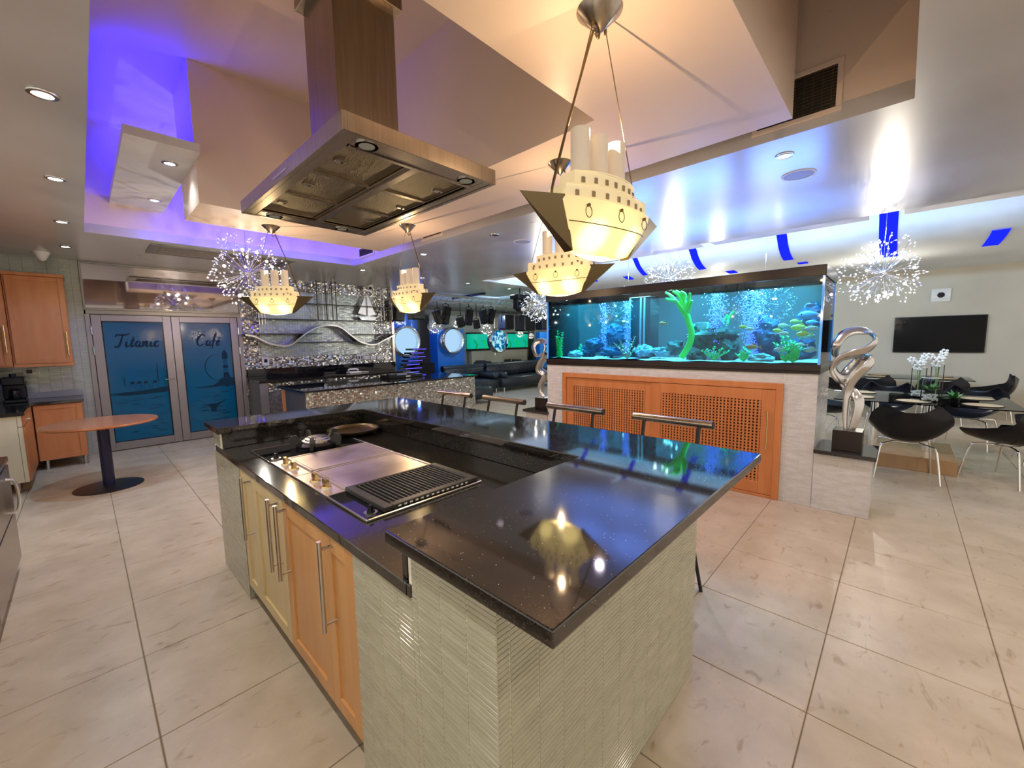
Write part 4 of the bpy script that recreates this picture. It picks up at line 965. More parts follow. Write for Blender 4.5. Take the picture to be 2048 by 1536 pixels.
    # suspension: cone canopy on the bulkhead, two steel cables, flex
    ht = CZ - 2.10
    MB().lathe([(.088, ht), (.086, ht - .004), (.012, ht - .075), (0, ht - .08)], (0, 0, 0), 36).build('ceiling_cone', 'bronze_metal' if False else 'brushed_steel', root, smooth=50, world=False)
    for s_ in (-1, 1):
        MB().cyl((s_ * .035, 0, ht - .052), (s_ * .25, 0, .045), .0022, n=6).cyl((s_ * .035, 0, ht - .052), (s_ * .035, 0, ht - .07), .006, n=8).build('cable', 'bronze_metal', root, world=False)
    MB().tube(spline([(0, 0, ht - .075), (.012, .005, ht - .105), (.035, .004, ht - .09), (.05, .003, ht - .12), (.15, .003, (ht - .06) * .52), (.245, .002, .08), (.252, 0, .02)], 5), .0048, 6).build('power_flex', 'bronze_metal', root, smooth=180, world=False)
    return root
ship0 = make_ship()
SH = [((1.48, .915, 2.10), math.atan2(.16, -.987), 'nearest ship shaped pendant, hanging over the near corner of the bar top'),
      ((2.465, 1.84, 2.10), math.atan2(-.975, .22), 'ship shaped pendant hanging in front of the left half of the aquarium'),
      ((1.505, 4.94, 2.10), math.atan2(-.70, .71), 'ship shaped pendant hanging beside the crystal burst near the glass doors'),
      ((2.535, 3.93, 2.10), math.atan2(-.99, .12), 'ship shaped pendant farthest from the doors hanging before the round portholes')]
SH[3] = (SH[3][0], SH[3][1], 'ship shaped pendant hanging left of the black stage lights by the silver bar wall')
for i, (p, rz, lab) in enumerate(SH):
    r = ship0 if i == 0 else dup(ship0, p, rz)
    r.location = p; r.rotation_euler = (0, 0, rz); r['label'] = lab; r['group'] = 'ship pendants'

# ================================================================= CRYSTAL CHANDELIERS
def make_burst(n_w=110, name='crystal_chandelier', drop=.7):
    root = thing(name, '', 'chandelier', (0, 0, 0)); wires = MB(); cr = MB(); r_ = random.Random(2)
    MB().sphere((0, 0, 0), .045, 14, 10).build('hub', 'chrome', root, smooth=True, world=False)
    MB().cyl((0, 0, .04), (0, 0, drop), .003, n=6).build('suspension', 'chrome', root, world=False)
    MB().lathe([(.06, drop), (.05, drop - .03), (0, drop - .035)], (0, 0, 0), 20).build('ceiling_cup', 'chrome', root, smooth=50, world=False)
    ga = PI * (3 - 5 ** .5); bl = []; BI = set(r_.sample(range(n_w), 13))
    for i in range(n_w):
        z = 1 - 2 * (i + .5) / n_w; rr_ = (1 - z * z) ** .5; a = ga * i; d = Vector((rr_ * math.cos(a), rr_ * math.sin(a), z))
        L_ = r_.uniform(.34, .5); side = d.cross(Vector((r_.uniform(-1, 1), r_.uniform(-1, 1), r_.uniform(-1, 1)))).normalized()
        if i in BI:
            e = d * .30; wires.tube([d * .04, d * .27], .003, 5); bl.append(e); continue
        P = spline([d * .04, d * L_ * .5 + side * .03, d * L_ * .85 + side * .05, d * L_ + side * (.0), d * (L_ - .03) - side * .035], 3)
        wires.tube(P, .0022, 4)
        for q in (P[-1], P[-4], P[int(len(P) * .6)]):
            s_ = r_.uniform(.008, .013); ax = (q.normalized() if q.length else d)
            cr.add([q + ax * s_ * 1.6, q - ax * s_ * 1.3, q + side * s_, q - side * s_, q + ax.cross(side).normalized() * s_, q - ax.cross(side).normalized() * s_],
                   [(0, 2, 4), (0, 4, 3), (0, 3, 5), (0, 5, 2), (1, 4, 2), (1, 3, 4), (1, 5, 3), (1, 2, 5)])
    wires.build('curved_wires', 'chrome', root, world=False, kind='stuff'); cr.build('crystal_drops', 'crystal', root, world=False, kind='stuff')
    for e in bl:
        o = MB().sphere(tuple(e), .017, 8, 6).build('bulb', 'bulb_glow', root, smooth=True, world=False)
    return root
ch0 = make_burst()
def recable(r, ztop):
    d_ = (ztop - r.location[2]) / r.scale[2]
    for c in r.children:
        if c.name.startswith('suspension'): c.data = MB().cyl((0, 0, .04), (0, 0, d_), .003, n=6).mesh('suspension', 'chrome')
        if c.name.startswith('ceiling_cup'): c.data = MB().lathe([(.06, d_), (.05, d_ - .03), (0, d_ - .035)], (0, 0, 0), 20).mesh('ceiling_cup', 'chrome', smooth=50)
CHs = [((1.49, 5.87, 2.47), .36, 'sparkling crystal burst chandelier in front of the glass doors', .98),
       ((6.75, .215, 2.335), .75, 'crystal burst chandelier left of the television over the dining tables', .92),
       ((7.0, 2.95, 2.60), .6, 'crystal burst chandelier rising just above the aquarium rim', .9),
       ((7.0, 5.75, 2.36), .8, 'crystal burst chandelier left of the aquarium end', .95),
       ((7.5, 3.95, 2.20), .8, 'crystal burst seen through the left half of the aquarium', .9),
       ((7.2, 1.55, 2.1), .8, 'crystal burst seen through the right half of the aquarium', .9)]
for i, (p, dz, lab, s) in enumerate(CHs):
    r = ch0 if i == 0 else dup(ch0, p)
    r.location = p; r['label'] = lab; r.scale = (s, s, s); r['group'] = 'crystal burst chandeliers'; r.rotation_euler = (0, 0, i * 1.3); recable(r, (UZ, 3.48, 3.49, 3.49, 3.45, 3.50)[i])
for p in ((1.49, 5.87, 2.0), (6.75, .215, 2.0), (7.0, 2.9, 2.1), (7.0, 5.75, 1.95)): lamp('POINT', 'chandelier_lamp', p, 16, (1, .92, .78), .01)
for p, *_ in SH: lamp('POINT', 'ship_lamp', (p[0], p[1], 1.90), 11, (1, .72, .38), .0); lamp('POINT', 'ship_lamp', (p[0], p[1], 2.42), 9, (1, .66, .36), .0)

# ================================================================= LEFT KITCHEN
def box_cab(name, label, x0, x1, y0, y1, z0, z1, m, legs=None):
    c = thing(name, label, 'cabinet', ((x0 + x1) / 2, (y0 + y1) / 2, 0)); MB().bbox(x0, x1, y0 + .022, y1, z0, z1).build('carcass', m, c)
    if legs:
        for (x, y) in legs: MB().cyl((x, y, 0), (x, y, z0), .022, n=12).cyl((x, y, 0), (x, y, .012), .03, n=12).build('leg', 'satin_chrome', c, smooth=50)
    return c
def framed_door(x0, x1, y, z0, z1, m, parent, f=.06, hx=None, hz=None):
    d = MB().bbox(x0, x0 + f, y, y + .02, z0, z1, .002).bbox(x1 - f, x1, y, y + .02, z0, z1, .002).bbox(x0 + f, x1 - f, y, y + .02, z0, z0 + f, .002).bbox(x0 + f, x1 - f, y, y + .02, z1 - f, z1, .002).build('door', m, parent)
    MB().box(x0 + f, x1 - f, y + .009, y + .02, z0 + f, z1 - f).build('door_panel', m, d)
    if hx is not None: MB().cyl((hx, y - .03, hz[0]), (hx, y - .03, hz[1]), .007, n=8).cyl((hx, y - .03, hz[0] + .02), (hx, y, hz[0] + .02), .005, n=6).cyl((hx, y - .03, hz[1] - .02), (hx, y, hz[1] - .02), .005, n=6).build('handle', 'brass', d, smooth=50)
b1 = box_cab('base_cabinet', 'orange cherry base cabinet on steel legs beside the glass doors', -.50, -.055, 8.05, 8.68, .125, .868, 'cherry', [(-.44, 8.12), (-.09, 8.12)])
framed_door(-.495, -.06, 8.05, .13, .86, 'cherry', b1)
b2 = box_cab('base_cabinet', 'cream end panel cabinet on steel legs at the left edge', -1.18, -.525, 6.96, 8.03, .125, .868, 'cherry', [(-.62, 7.04), (-1.1, 7.04)])
MB().bbox(-1.18, -.555, 6.94, 6.982, .125, .868).build('end_panel', 'cream_panel', b2); MB().bbox(-.553, -.52, 6.94, 6.982, .125, .74).bbox(-.553, -.52, 6.94, 6.982, .745, .868).build('door_edge', 'cream_panel', b2)
for z0, z1 in ((.13, .74), (.75, .865)):
    d = MB().bbox(-.525, -.505, 6.99, 7.48, z0, z1, .002).bbox(-.525, -.505, 7.50, 8.02, z0, z1, .002).build('door', 'cherry', b2)
MB().tube([(-.505, 7.2, .80), (-.475, 7.2, .80), (-.475, 7.3, .80), (-.505, 7.3, .80)], .005, 6).build('handle', 'chrome', b2)
tag(MB().prism([(-1.19, 6.92), (-.49, 6.92), (-.49, 8.02), (-.035, 8.02), (-.035, 8.69), (-1.19, 8.69)], .872, .908).build('kitchen_worktop', 'granite', None), 'black stone worktop running round the left kitchen corner', 'worktop')
tag(MB().bbox(-.56, -.035, 8.672, 8.695, .908, .99).build('worktop_upstand', 'grey_plastic', None), 'grey upstand along the wall behind the left corner worktop', 'upstand')
u1 = box_cab('wall_cabinet', 'orange cherry wall cabinet beside the glass doors', -.62, -.085, 8.32, 8.69, 1.36, 2.58, 'cherry')
framed_door(-.60, -.09, 8.32, 1.40, 2.54, 'cherry', u1, .055, -.12, (1.5, 1.82))
MB().bbox(-.64, -.075, 8.30, 8.69, 2.545, 2.585).bbox(-.62, -.08, 8.315, 8.69, 1.355, 1.395).build('cornice', 'cherry', u1)
u2 = box_cab('wall_cabinet', 'cherry wall cabinet cut off by the left edge of the picture', -1.18, -.625, 8.30, 8.69, 1.36, 2.60, 'cherry')
framed_door(-1.17, -.63, 8.30, 1.38, 2.58, 'cherry', u2, .055, -.655, (1.55, 1.9))
# coffee machine, socket
cm = thing('coffee_machine', 'black coffee machine on the corner worktop under the wall cabinets', 'coffee machine', (-.62, 8.3, .908))
MB().bbox(-.74, -.54, 8.18, 8.44, .908, .95, .01).bbox(-.74, -.54, 8.32, 8.44, .95, 1.18, .01).bbox(-.74, -.54, 8.18, 8.44, 1.13, 1.24, .015).build('machine_body', 'black_satin', cm)
MB().lathe([(.05, 0), (.062, .05), (.055, .11), (.03, .13), (0, .13)], (-.64, 8.25, .952), 18).build('jug', 'black_glass', cm, smooth=True); MB().cyl((-.64, 8.31, 1.24), (-.64, 8.31, 1.28), .03, n=12).build('lid', 'black_satin', cm)
def socket(x, z, lab, w_=.12, y=8.70, group='wall sockets', dark=False):
    s = thing('wall_socket', lab, 'socket', (x, y, z), group=group)
    MB().bbox(x - w_ / 2, x + w_ / 2, y - .012, y, z - .045, z + .045, .003).build('plate', 'white_plastic', s)
    for q in (-1, 1):
        if dark: MB().box(x + q * w_ * .22 - .018, x + q * w_ * .22 + .018, y - .014, y - .011, z - .032, z + .032).build('switch', 'navy_metal', s)
        else:
            for (a, b_) in ((0, .012), (-.010, -.010), (.010, -.010)): MB().cyl((x + q * w_ * .22 + a, y - .0135, z + b_), (x + q * w_ * .22 + a, y - .011, z + b_), .005, n=6).build('pin_hole', 'dark_gap', s)
socket(-.50, 1.29, 'white socket plate above the coffee machine', .15)
cm2 = MB().bbox(-.535, -.49, 8.64, 8.69, 1.26, 1.31, .004).build('wall_plug', 'black_satin', None); tag(cm2, 'black plug in the socket above the coffee machine', 'plug')
# tall glass fronted box at the left edge, on the worktop
gc = thing('glass_cabinet', 'slim glass fronted case on the worktop at the left edge', 'cabinet', (-1.0, 7.6, .908))
MB().bbox(-1.15, -.78, 7.3, 7.315, .91, 1.35).bbox(-1.15, -.78, 7.9, 7.915, .91, 1.35).bbox(-1.15, -.78, 7.315, 7.9, 1.34, 1.355).bbox(-1.15, -.78, 7.315, 7.9, .91, .925).build('case_frame', 'aluminium', gc)
MB().box(-.79, -.785, 7.315, 7.9, .925, 1.34).build('glass_pane', 'clear_glass', gc)
# stainless counter with drawers near the left edge
nc = thing('steel_counter', 'stainless steel counter with drawers running along the left edge', 'counter', (-.75, 3.0, 0))
MB().bbox(-1.1, -.455, 1.2, 4.59, .07, .80).build('carcass', 'griddle_steel', nc)
for i in range(3):
    y0 = 1.22 + i * 1.125
    for z0, z1 in ((.09, .44), (.45, .78)):
        d = MB().bbox(-.455, -.432, y0, y0 + 1.11, z0, z1, .004).build('drawer_front', 'brushed_steel', nc)
    MB().tube(spline([(-.432, y0 + .86, .72), (-.395, y0 + .87, .70), (-.385, y0 + .88, .60), (-.395, y0 + .88, .50), (-.432, y0 + .88, .48)], 4), .009, 8).build('curved_handle', 'chrome', nc, smooth=60)
MB().bbox(-1.12, -.43, 1.18, 4.60, .80, .835, .004).build('counter_top', 'granite', nc)
for y in (4.5, 2.9, 1.4): MB().cyl((-.50, y, 0), (-.50, y, .07), .02, n=10).build('foot', 'black_metal', nc)
bp = thing('frying_pan', 'dark frying pan on the steel counter at the left edge', 'pan', (-.66, 4.2, .835)); MB().lathe([(0, .0), (.11, 0), (.135, .045), (.13, .045), (.105, .006), (0, .006)], (-.68, 4.2, .835), 24).build('pan_body', 'black_satin', bp, smooth=True)
MB().tube([(-.68, 4.32, .872), (-.62, 4.46, .885), (-.57, 4.56, .89)], .010, 8).build('pan_handle', 'black_satin', bp, smooth=True)

# round pedestal table
tb = thing('pedestal_table', 'small cherry topped table on a dark round pedestal near the glass doors', 'table', (.07, 6.53, 0))
tcx, tcy = .09, 6.62
MB().lathe([(0, .722), (.56, .722), (.575, .735), (.57, .75), (0, .75)], (tcx, tcy, 0), 48, sx=.86, sy=.86).build('tabletop', 'cherry_top', tb, smooth=50)
MB().cyl((tcx, tcy - .08, .015), (tcx, tcy - .08, .722), .052, n=24).build('pedestal', 'navy_metal', tb, smooth=50)
MB().lathe([(0, 0), (.30, 0), (.30, .008), (.26, .016), (.055, .024), (0, .024)], (tcx, tcy - .08, 0), 40).build('base_plate', 'black_metal', tb, smooth=30)

# ================================================================= BAR STOOLS
def make_stool():
    r = thing('bar_stool', '', 'bar stool', (0, 0, 0))
    MB().lathe([(0, .0), (.19, 0), (.20, .02), (.195, .05), (.17, .062), (0, .065)], (0, 0, .70), 28).build('seat', 'black_leather', r, smooth=50, world=False)
    for sx in (-1, 1):
        for sy in (-1, 1):
            MB().tube([(sx * .13, sy * .13, .70), (sx * .2, sy * .24, 0)], [.014, .011], 8).build('leg', 'black_metal', r, smooth=50, world=False)
    P = [(sx * .165, sy * .20, .30) for sx, sy in ((-1, -1), (1, -1), (1, 1), (-1, 1), (-1, -1))]
    MB().tube(P, .008, 6).build('foot_ring', 'satin_chrome', r, world=False)
    for sy in (-1, 1): MB().tube([(.14, sy * .17, .71), (.20, sy * .18, .85), (.245, sy * .18, 1.05)], .019, 8, flat=.6).build('back_post', 'black_metal', r, smooth=50, world=False)
    MB().cyl((.25, -.262, 1.062), (.25, .262, 1.062), .026, n=20).build('back_rail', 'brushed_steel', r, smooth=50, world=False)
    for s_ in (-1, 1): MB().cyl((.25, s_ * .2625, 1.062), (.25, s_ * .2655, 1.062), .022, n=20).build('rail_cap', 'black_metal', r, world=False)
    return r
st0 = make_stool()
for i, (y, lab) in enumerate(((1.065, 'bar stool with steel tube backrest closest to the near bar corner'), (1.83, 'second bar stool from the near corner of the bar top'),
                              (2.61, 'third bar stool from the near corner, before the open lounge floor'), (3.32, 'bar stool farthest along, before the silver mosaic counter'))):
    r = st0 if i == 0 else dup(st0, (0, 0, 0)); r.location = (2.37, y, 0); r['label'] = lab; r['group'] = 'bar stools along the raised bar top'

# ================================================================= BACK BAR
b3 = thing('bar_counter', 'long silver mosaic bar counter with black glass top behind the island', 'bar counter', (3.7, 6.8, 0))
MB().box(2.16, 5.38, 6.15, 7.15, 0, .90).build('counter_body', 'silver_mosaic', b3)
MB().bbox(2.12, 5.42, 6.10, 7.25, .90, .93, .003).build('counter_top', 'black_glass', b3)
MB().bbox(2.14, 2.16, 6.95, 7.12, 0, .90).build('end_board', 'cherry', b3); MB().box(2.14, 2.16, 6.15, 6.95, 0, .90).build('end_face', 'kick_board', b3)
b4 = thing('back_counter', 'black topped silver mosaic counter along the mirrored bar wall', 'bar counter', (3.6, 8.3, 0))
MB().box(2.2, 5.0, 8.05, 8.7, 0, .93).build('counter_body', 'silver_mosaic', b4); MB().bbox(2.06, 5.08, 7.98, 8.70, .93, .97).build('counter_top', 'granite', b4)
MB().bbox(2.06, 5.08, 8.62, 8.70, .97, 1.15).build('dark_upstand', 'black_glass', b4); MB().box(2.07, 2.2, 8.0, 8.7, 0, .93).build('end_panel', 'aluminium', b4)
# shelves, rods, wave ribbon
for (u0, u1, v, lab) in ((592, 776, 612, 'top glass shelf on the mirrored bar wall'), (515, 762, 641, 'second glass shelf on the mirrored bar wall'), (497, 640, 668, 'left glass shelf at the height of the wave ribbon'),
                         (700, 786, 669, 'right glass shelf at the height of the wave ribbon'), (600, 712, 684, 'lowest glass shelf under the crest of the wave ribbon')):
    a, b_ = at(u0, v, 1, 8.58), at(u1, v, 1, 8.58); s = thing('glass_shelf', lab, 'shelf', ((a.x + b_.x) / 2, 8.6, a.z), group='glass shelves of the bar')
    z = (a.z + b_.z) / 2
    MB().box(a.x, b_.x, 8.46, 8.70, z - .006, z + .006).build('glass_plate', 'clear_glass', s); MB().box(a.x, b_.x, 8.455, 8.462, z - .008, z + .008).build('shelf_edge', 'cast_iron', s)
rods = thing('hanging_rods', 'group of thin steel rods dropping from the ceiling over the bar shelves', 'rods', (3.6, 8.5, 2.85))
for u in (634, 645, 652, 657, 664, 672, 515, 521, 527, 761, 767, 776, 783):
    p = at(u, 600, 1, 8.5); z1 = at(u, 640, 1, 8.5).z if u > 530 else 1.96
    MB().cyl((p.x, 8.5, z1), (p.x, 8.5, CZ if u > 530 else 2.35), .010, n=8).build('rod', 'satin_chrome' if u % 2 else 'cast_iron', rods, smooth=50)
wv = [at(u, v, 1, 8.42) for u, v in ((490, 668), (510, 672), (535, 684), (560, 690), (582, 688), (605, 670), (630, 655), (655, 649), (680, 653), (700, 668), (722, 683), (748, 688), (768, 679), (789, 668))]
mb = MB(); P = spline([tuple(p) for p in wv], 6)
for i in range(len(P) - 1):
    a, b_ = P[i], P[i + 1]; k = len(mb.v)
    mb.v += [(a.x, 8.40, a.z), (a.x, 8.66, a.z), (b_.x, 8.66, b_.z), (b_.x, 8.40, b_.z), (a.x, 8.40, a.z - .03), (a.x, 8.66, a.z - .03), (b_.x, 8.66, b_.z - .03), (b_.x, 8.40, b_.z - .03)]
    mb.f += [(k, k + 3, k + 2, k + 1), (k + 4, k + 5, k + 6, k + 7), (k, k + 4, k + 7, k + 3), (k + 1, k + 2, k + 6, k + 5)]
tag(mb.build('wave_ribbon', 'satin_chrome', None, smooth=60), 'wavy brushed steel ribbon shelf across the mirrored bar wall', 'shelf')


for i, (u, lab) in enumerate(((721, 'dark switched plate at the left end of the row over the phone'), (734, 'white socket right of the dark switched plate'), (747, 'white socket second from the end of the bar wall'), (760, 'white socket nearest the end of the bar wall'))):
    p = at(u, 715, 1, 8.69); socket(p.x, p.z, lab, .14, 8.70, dark=(i == 0))
p = at(531, 723, 1, 8.69); th_ = thing('thermostat', 'small white thermostat at the left of the bar wall', 'thermostat', (p.x, 8.69, p.z)); MB().bbox(p.x - .06, p.x + .06, 8.68, 8.72, p.z - .08, p.z + .08, .005).build('case', 'white_plastic', th_); MB().box(p.x - .025, p.x + .03, 8.675, 8.681, p.z - .02, p.z + .045).build('display', 'black_satin', th_)
ph = thing('telephone', 'white desk telephone on the back counter', 'telephone', (3.72, 8.2, .97))
p = at(708, 744, 2, .99); p = Vector((p.x * 8.35 / p.y, 8.35, .99)); MB().bbox(p.x - .13, p.x + .13, p.y - .09, p.y + .09, .97, 1.01, .012).build('phone_body', 'white_plastic', ph); MB().tube([(p.x - .11, p.y + .03, 1.03), (p.x - .08, p.y + .03, 1.055), (p.x + .08, p.y + .03, 1.055), (p.x + .11, p.y + .03, 1.03)], .018, 8).build('handset', 'white_plastic', ph, smooth=60)
MB().tube(spline([(p.x + .13, p.y, .98), (p.x + .25, p.y - .05, .985), (p.x + .33, p.y + .02, .985), (p.x + .2, p.y + .06, .985)], 5), .006, 6).build('cord', 'white_plastic', ph)
# mixing deck on the bar counter
dj = thing('mixing_deck', 'black disc jockey controller on the silver mosaic bar counter', 'mixing deck', (4.6, 7.0, .93))
c0 = at(810, 750, 2, .97); MB().bbox(c0.x - .42, c0.x + .30, c0.y - .16, c0.y + .2, .93, .99, .006).build('deck_body', 'black_satin', dj)
for q in (-.27, .15):
    MB().cyl((c0.x + q, c0.y + .03, .99), (c0.x + q, c0.y + .03, 1.005), .10, n=26).build('jog_wheel', 'black_satin', dj, smooth=50); MB().cyl((c0.x + q, c0.y + .03, 1.005), (c0.x + q, c0.y + .03, 1.008), .06, n=20).build('wheel_cap', 'satin_chrome', dj)
for q in range(5): MB().cyl((c0.x - .10 + q * .03, c0.y - .02, .99), (c0.x - .10 + q * .03, c0.y - .02, 1.01), .008, n=8).build('dial', 'satin_chrome', dj)
MB().box(c0.x - .08, c0.x + .02, c0.y - .1615, c0.y - .16, .95, .97).build('badge', 'white_plastic', dj)
# foil yacht hanging by the bar wall, dome camera
y0 = at(745, 620, 1, 8.3); sy = thing('yacht_ornament', 'silver sailing yacht ornament on the second glass shelf of the bar', 'ornament', (y0.x, 8.56, at(745, 641, 1, 8.58).z + .006))
bx, bz = y0.x, at(745, 641, 1, 8.58).z + .006
MB().prism([(bx - .22, bz + .07), (bx + .22, bz + .07), (bx + .15, bz), (bx - .14, bz)], 8.52, 8.60, 1).build('boat_hull', 'chrome', sy)
MB().cyl((bx, 8.56, bz + .06), (bx, 8.56, bz + .62), .008, n=8).build('mast', 'chrome', sy); MB().prism([(bx + .02, bz + .10), (bx + .2, bz + .12), (bx + .02, bz + .58)], 8.555, 8.565, 1).build('main_sail', 'satin_chrome', sy); MB().prism([(bx - .02, bz + .10), (bx - .2, bz + .14), (bx - .02, bz + .52)], 8.555, 8.565, 1).build('jib_sail', 'satin_chrome', sy)
q = at(740, 571, 1, 8.5); cmr = thing('security_camera', 'white dome security camera under the ceiling above the bar shelves', 'camera', (q.x, 8.5, CZ)); MB().lathe([(.07, 0), (.07, -.03), (.05, -.08), (0, -.1)], (q.x, 8.5, CZ), 18).build('dome', 'white_plastic', cmr, smooth=50); MB().sphere((q.x - .02, 8.45, CZ - .065), .03, 10, 8).build('lens', 'black_satin', cmr, smooth=True)
q = at(83, 512, 2, 2.8); wc = thing('security_camera', 'white cone shaped camera under the ceiling above the cherry wall cabinet', 'camera', (q.x, q.y, CZ)); MB().lathe([(.085, 0), (.075, -.02), (.035, -.10), (0, -.12)], (q.x, q.y, CZ), 18).build('dome', 'white_plastic', wc, smooth=50)

# ================================================================= CEILING FITTINGS
def downlight(x, y, z, lab, on=True):
    d = thing('downlight', lab, 'downlight', (x, y, z), group='recessed ceiling downlights')
    MB().lathe([(.058, -.001), (.056, -.007), (.040, -.009), (.036, -.001)], (x, y, z), 24).build('trim_ring', 'satin_chrome', d, smooth=50)
    MB().cyl((x, y, z - .006), (x, y, z - .002), .037, n=20).build('lamp_disc', 'downlight_glow' if on else 'black_satin', d)
DLL = ['nearest of the ceiling downlights left of the blue recess', 'second downlight left of the blue recess', 'third downlight left of the blue recess', 'downlight above the cherry wall cabinet by the doors']
for i, (x, y) in enumerate(((-.02, 3.15), (-.02, 4.62), (-.02, 6.13), (-.02, 7.59))): downlight(x, y, CZ, DLL[i])
downlight(3.49, .67, CZ, 'downlight beside the large round ceiling speaker near the air grille'); downlight(3.49, 3.57, CZ, 'unlit dark downlight near the round ceiling speaker above the stools', False); downlight(3.49, 5.03, CZ, 'downlight past the corner of the blue recess')
downlight(3.46, 6.80, CZ, 'downlight over the silver mosaic bar counter'); downlight(4.70, 6.85, CZ, 'downlight right of the ship pendant by the stage lights'); downlight(5.87, 6.86, CZ, 'downlight left of the black ceiling track'); downlight(7.24, 6.94, CZ, 'downlight beyond the white ceiling corner')
downlight(.68, 4.76, 3.2, 'downlight in the raised shelf of the recess, nearer one'); downlight(.70, 6.05, 3.2, 'downlight in the raised shelf of the recess, farther one')
for (x, y, lab) in ((3.97, .66, 'round flush ceiling speaker over the near end of the aquarium'), (3.985, 3.57, 'round flush ceiling speaker farther along over the aquarium')):
    s = thing('ceiling_speaker', lab, 'speaker', (x, y, CZ)); MB().lathe([(.115, 0), (.115, -.006), (.10, -.008), (.10, -.003)], (x, y, CZ), 32).build('rim', 'white_plaster', s, smooth=50); MB().cyl((x, y, CZ - .005), (x, y, CZ - .002), .10, n=32).build('mesh', 'grey_plastic', s)
def grille_x(x, y0, y1, z0, z1, nx_, nz_, lab):
    g = thing('air_grille', lab, 'air vent', (x, (y0 + y1) / 2, (z0 + z1) / 2)); f = .03
    MB().box(x - .003, x - .001, y0 + f, y1 - f, z0 + f, z1 - f).build('grille_back', 'dark_gap', g)
    MB().bbox(x - .014, x - .0005, y0, y1, z0, z0 + f).bbox(x - .014, x - .0005, y0, y1, z1 - f, z1).bbox(x - .014, x - .0005, y0, y0 + f, z0 + f, z1 - f).bbox(x - .014, x - .0005, y1 - f, y1, z0 + f, z1 - f).build('grille_frame', 'cream_plaster', g)
    for i in range(nz_):
        z = z0 + f + (i + .5) * (z1 - z0 - 2 * f) / nz_; MB().box(x - .010, x - .003, y0 + f, y1 - f, z - .0025, z + .0025).build('louvre', 'bronze_metal', g)
    for i in range(nx_):
        y = y0 + f + (i + .5) * (y1 - y0 - 2 * f) / nx_; MB().box(x - .012, x - .010, y - .0015, y + .0015, z0 + f, z1 - f).build('louvre_bar', 'bronze_metal', g)
grille_x(3.18, .335, .80, 2.905, 3.20, 9, 13, 'square air conditioning grille in the right side of the ceiling recess')
grille_x(3.18, 4.15, 4.60, 2.90, 3.02, 6, 3, 'slim air grille in the recess side above the far stools')
grille_x(3.18, 5.85, 6.35, 2.93, 3.10, 6, 3, 'small blue lit air grille at the far right corner of the recess')
def cassette(x0, x1, y0, y1, lab):
    a = thing('ceiling_air_unit', lab, 'air conditioner', ((x0 + x1) / 2, (y0 + y1) / 2, CZ))
    MB().bbox(x0, x1, y0, y0 + .09, CZ - .012, CZ).bbox(x0, x1, y1 - .09, y1, CZ - .012, CZ).bbox(x0, x0 + .09, y0 + .09, y1 - .09, CZ - .012, CZ).bbox(x1 - .09, x1, y0 + .09, y1 - .09, CZ - .012, CZ).build('unit_frame', 'aluminium', a)
    MB().box(x0 + .09, x1 - .09, y0 + .09, y1 - .09, CZ - .006, CZ - .002).build('unit_panel', 'bronze_metal', a)
    for i in range(6):
        y = y0 + .14 + i * (y1 - y0 - .28) / 5; MB().box(x0 + .12, x1 - .12, y - .008, y + .008, CZ - .010, CZ - .006).build('slat', 'aluminium', a)
cassette(.70, 2.35, 6.72, 7.36, 'long ceiling air unit in front of the glass doors')
trk = thing('ceiling_track', 'black linear track under the lounge ceiling', 'track light', (6.5, 6.9, CZ)); a, b_ = at(905, 597, 2, 2.83), at(970, 587, 2, 2.83); MB().cyl(tuple(a), tuple(b_), .03, n=8).build('track_bar', 'black_metal', trk); MB().cyl((a.x, a.y, 2.83), (a.x, a.y, CZ), .01, n=6).cyl((b_.x, b_.y, 2.83), (b_.x, b_.y, CZ), .01, n=6).build('track_stem', 'black_metal', trk)

# ================================================================= LOUNGE
WY = 10.6
struct('wall_portholes', MB().box(5.6, 5.9, WY, WY + .5, 0, 2.3).box(7.75, 8.85, WY, WY + .4, 0, 2.0), 'blue_panel')
struct('wall_blue_curve', MB().lathe([(.75, 0), (.75, 2.45)], (7.0, WY + 1.3, 0), 32).box(11.95, 12.6, 9.9, 10.1, 0, 1.9), 'blue_panel', smooth=60)
def porthole(u, v, y, r, lab, m):
    p = at(u, v, 1, y); o = thing('porthole', lab, 'porthole', (p.x, y, p.z), group='round portholes of the lounge')
    ring = MB().lathe([(r, 0), (r * 1.0, .18), (r * .93, .20), (r * .84, .18), (r * .84, .04)], (0, 0, 0), 40); ring.f = [f for f in ring.f if len(f) == 4]
    M = Matrix.Translation((p.x, y + .12, p.z)) @ Matrix.Rotation(PI / 2, 4, 'X')
    ring.tf(M).build('rim', 'chrome', o, smooth=60)
    MB().cyl((p.x, y + .09, p.z), (p.x, y + .07, p.z), r * .85, n=36).build('pane', m, o)
    for k in range(10):
        a_ = k * PI / 5; MB().sphere((p.x + r * .93 * math.cos(a_), y - .08, p.z + r * .93 * math.sin(a_)), .018, 8, 5).build('bolt', 'chrome', o, smooth=True)
em = bpy.data.materials['pane_white'].copy(); em.name = 'pane_pattern'; MATS['pane_pattern'] = em
nn, ll = em.node_tree.nodes, em.node_tree.links; vo = nn.new('ShaderNodeTexNoise'); vo.inputs['Scale'].default_value = 9; g_ = nn.new('ShaderNodeNewGeometry'); ll.new(g_.outputs['Position'], vo.inputs['Vector'])
rp = nn.new('ShaderNodeValToRGB'); rp.color_ramp.elements[0].position = .45; rp.color_ramp.elements[0].color = (.0, .12, .35, 1); rp.color_ramp.elements[1].position = .6; rp.color_ramp.elements[1].color = (.45, .95, 1, 1); ll.new(vo.outputs[0], rp.inputs[0])
ll.new(rp.outputs[0], [x for x in nn if x.type == 'EMISSION'][0].inputs[0])
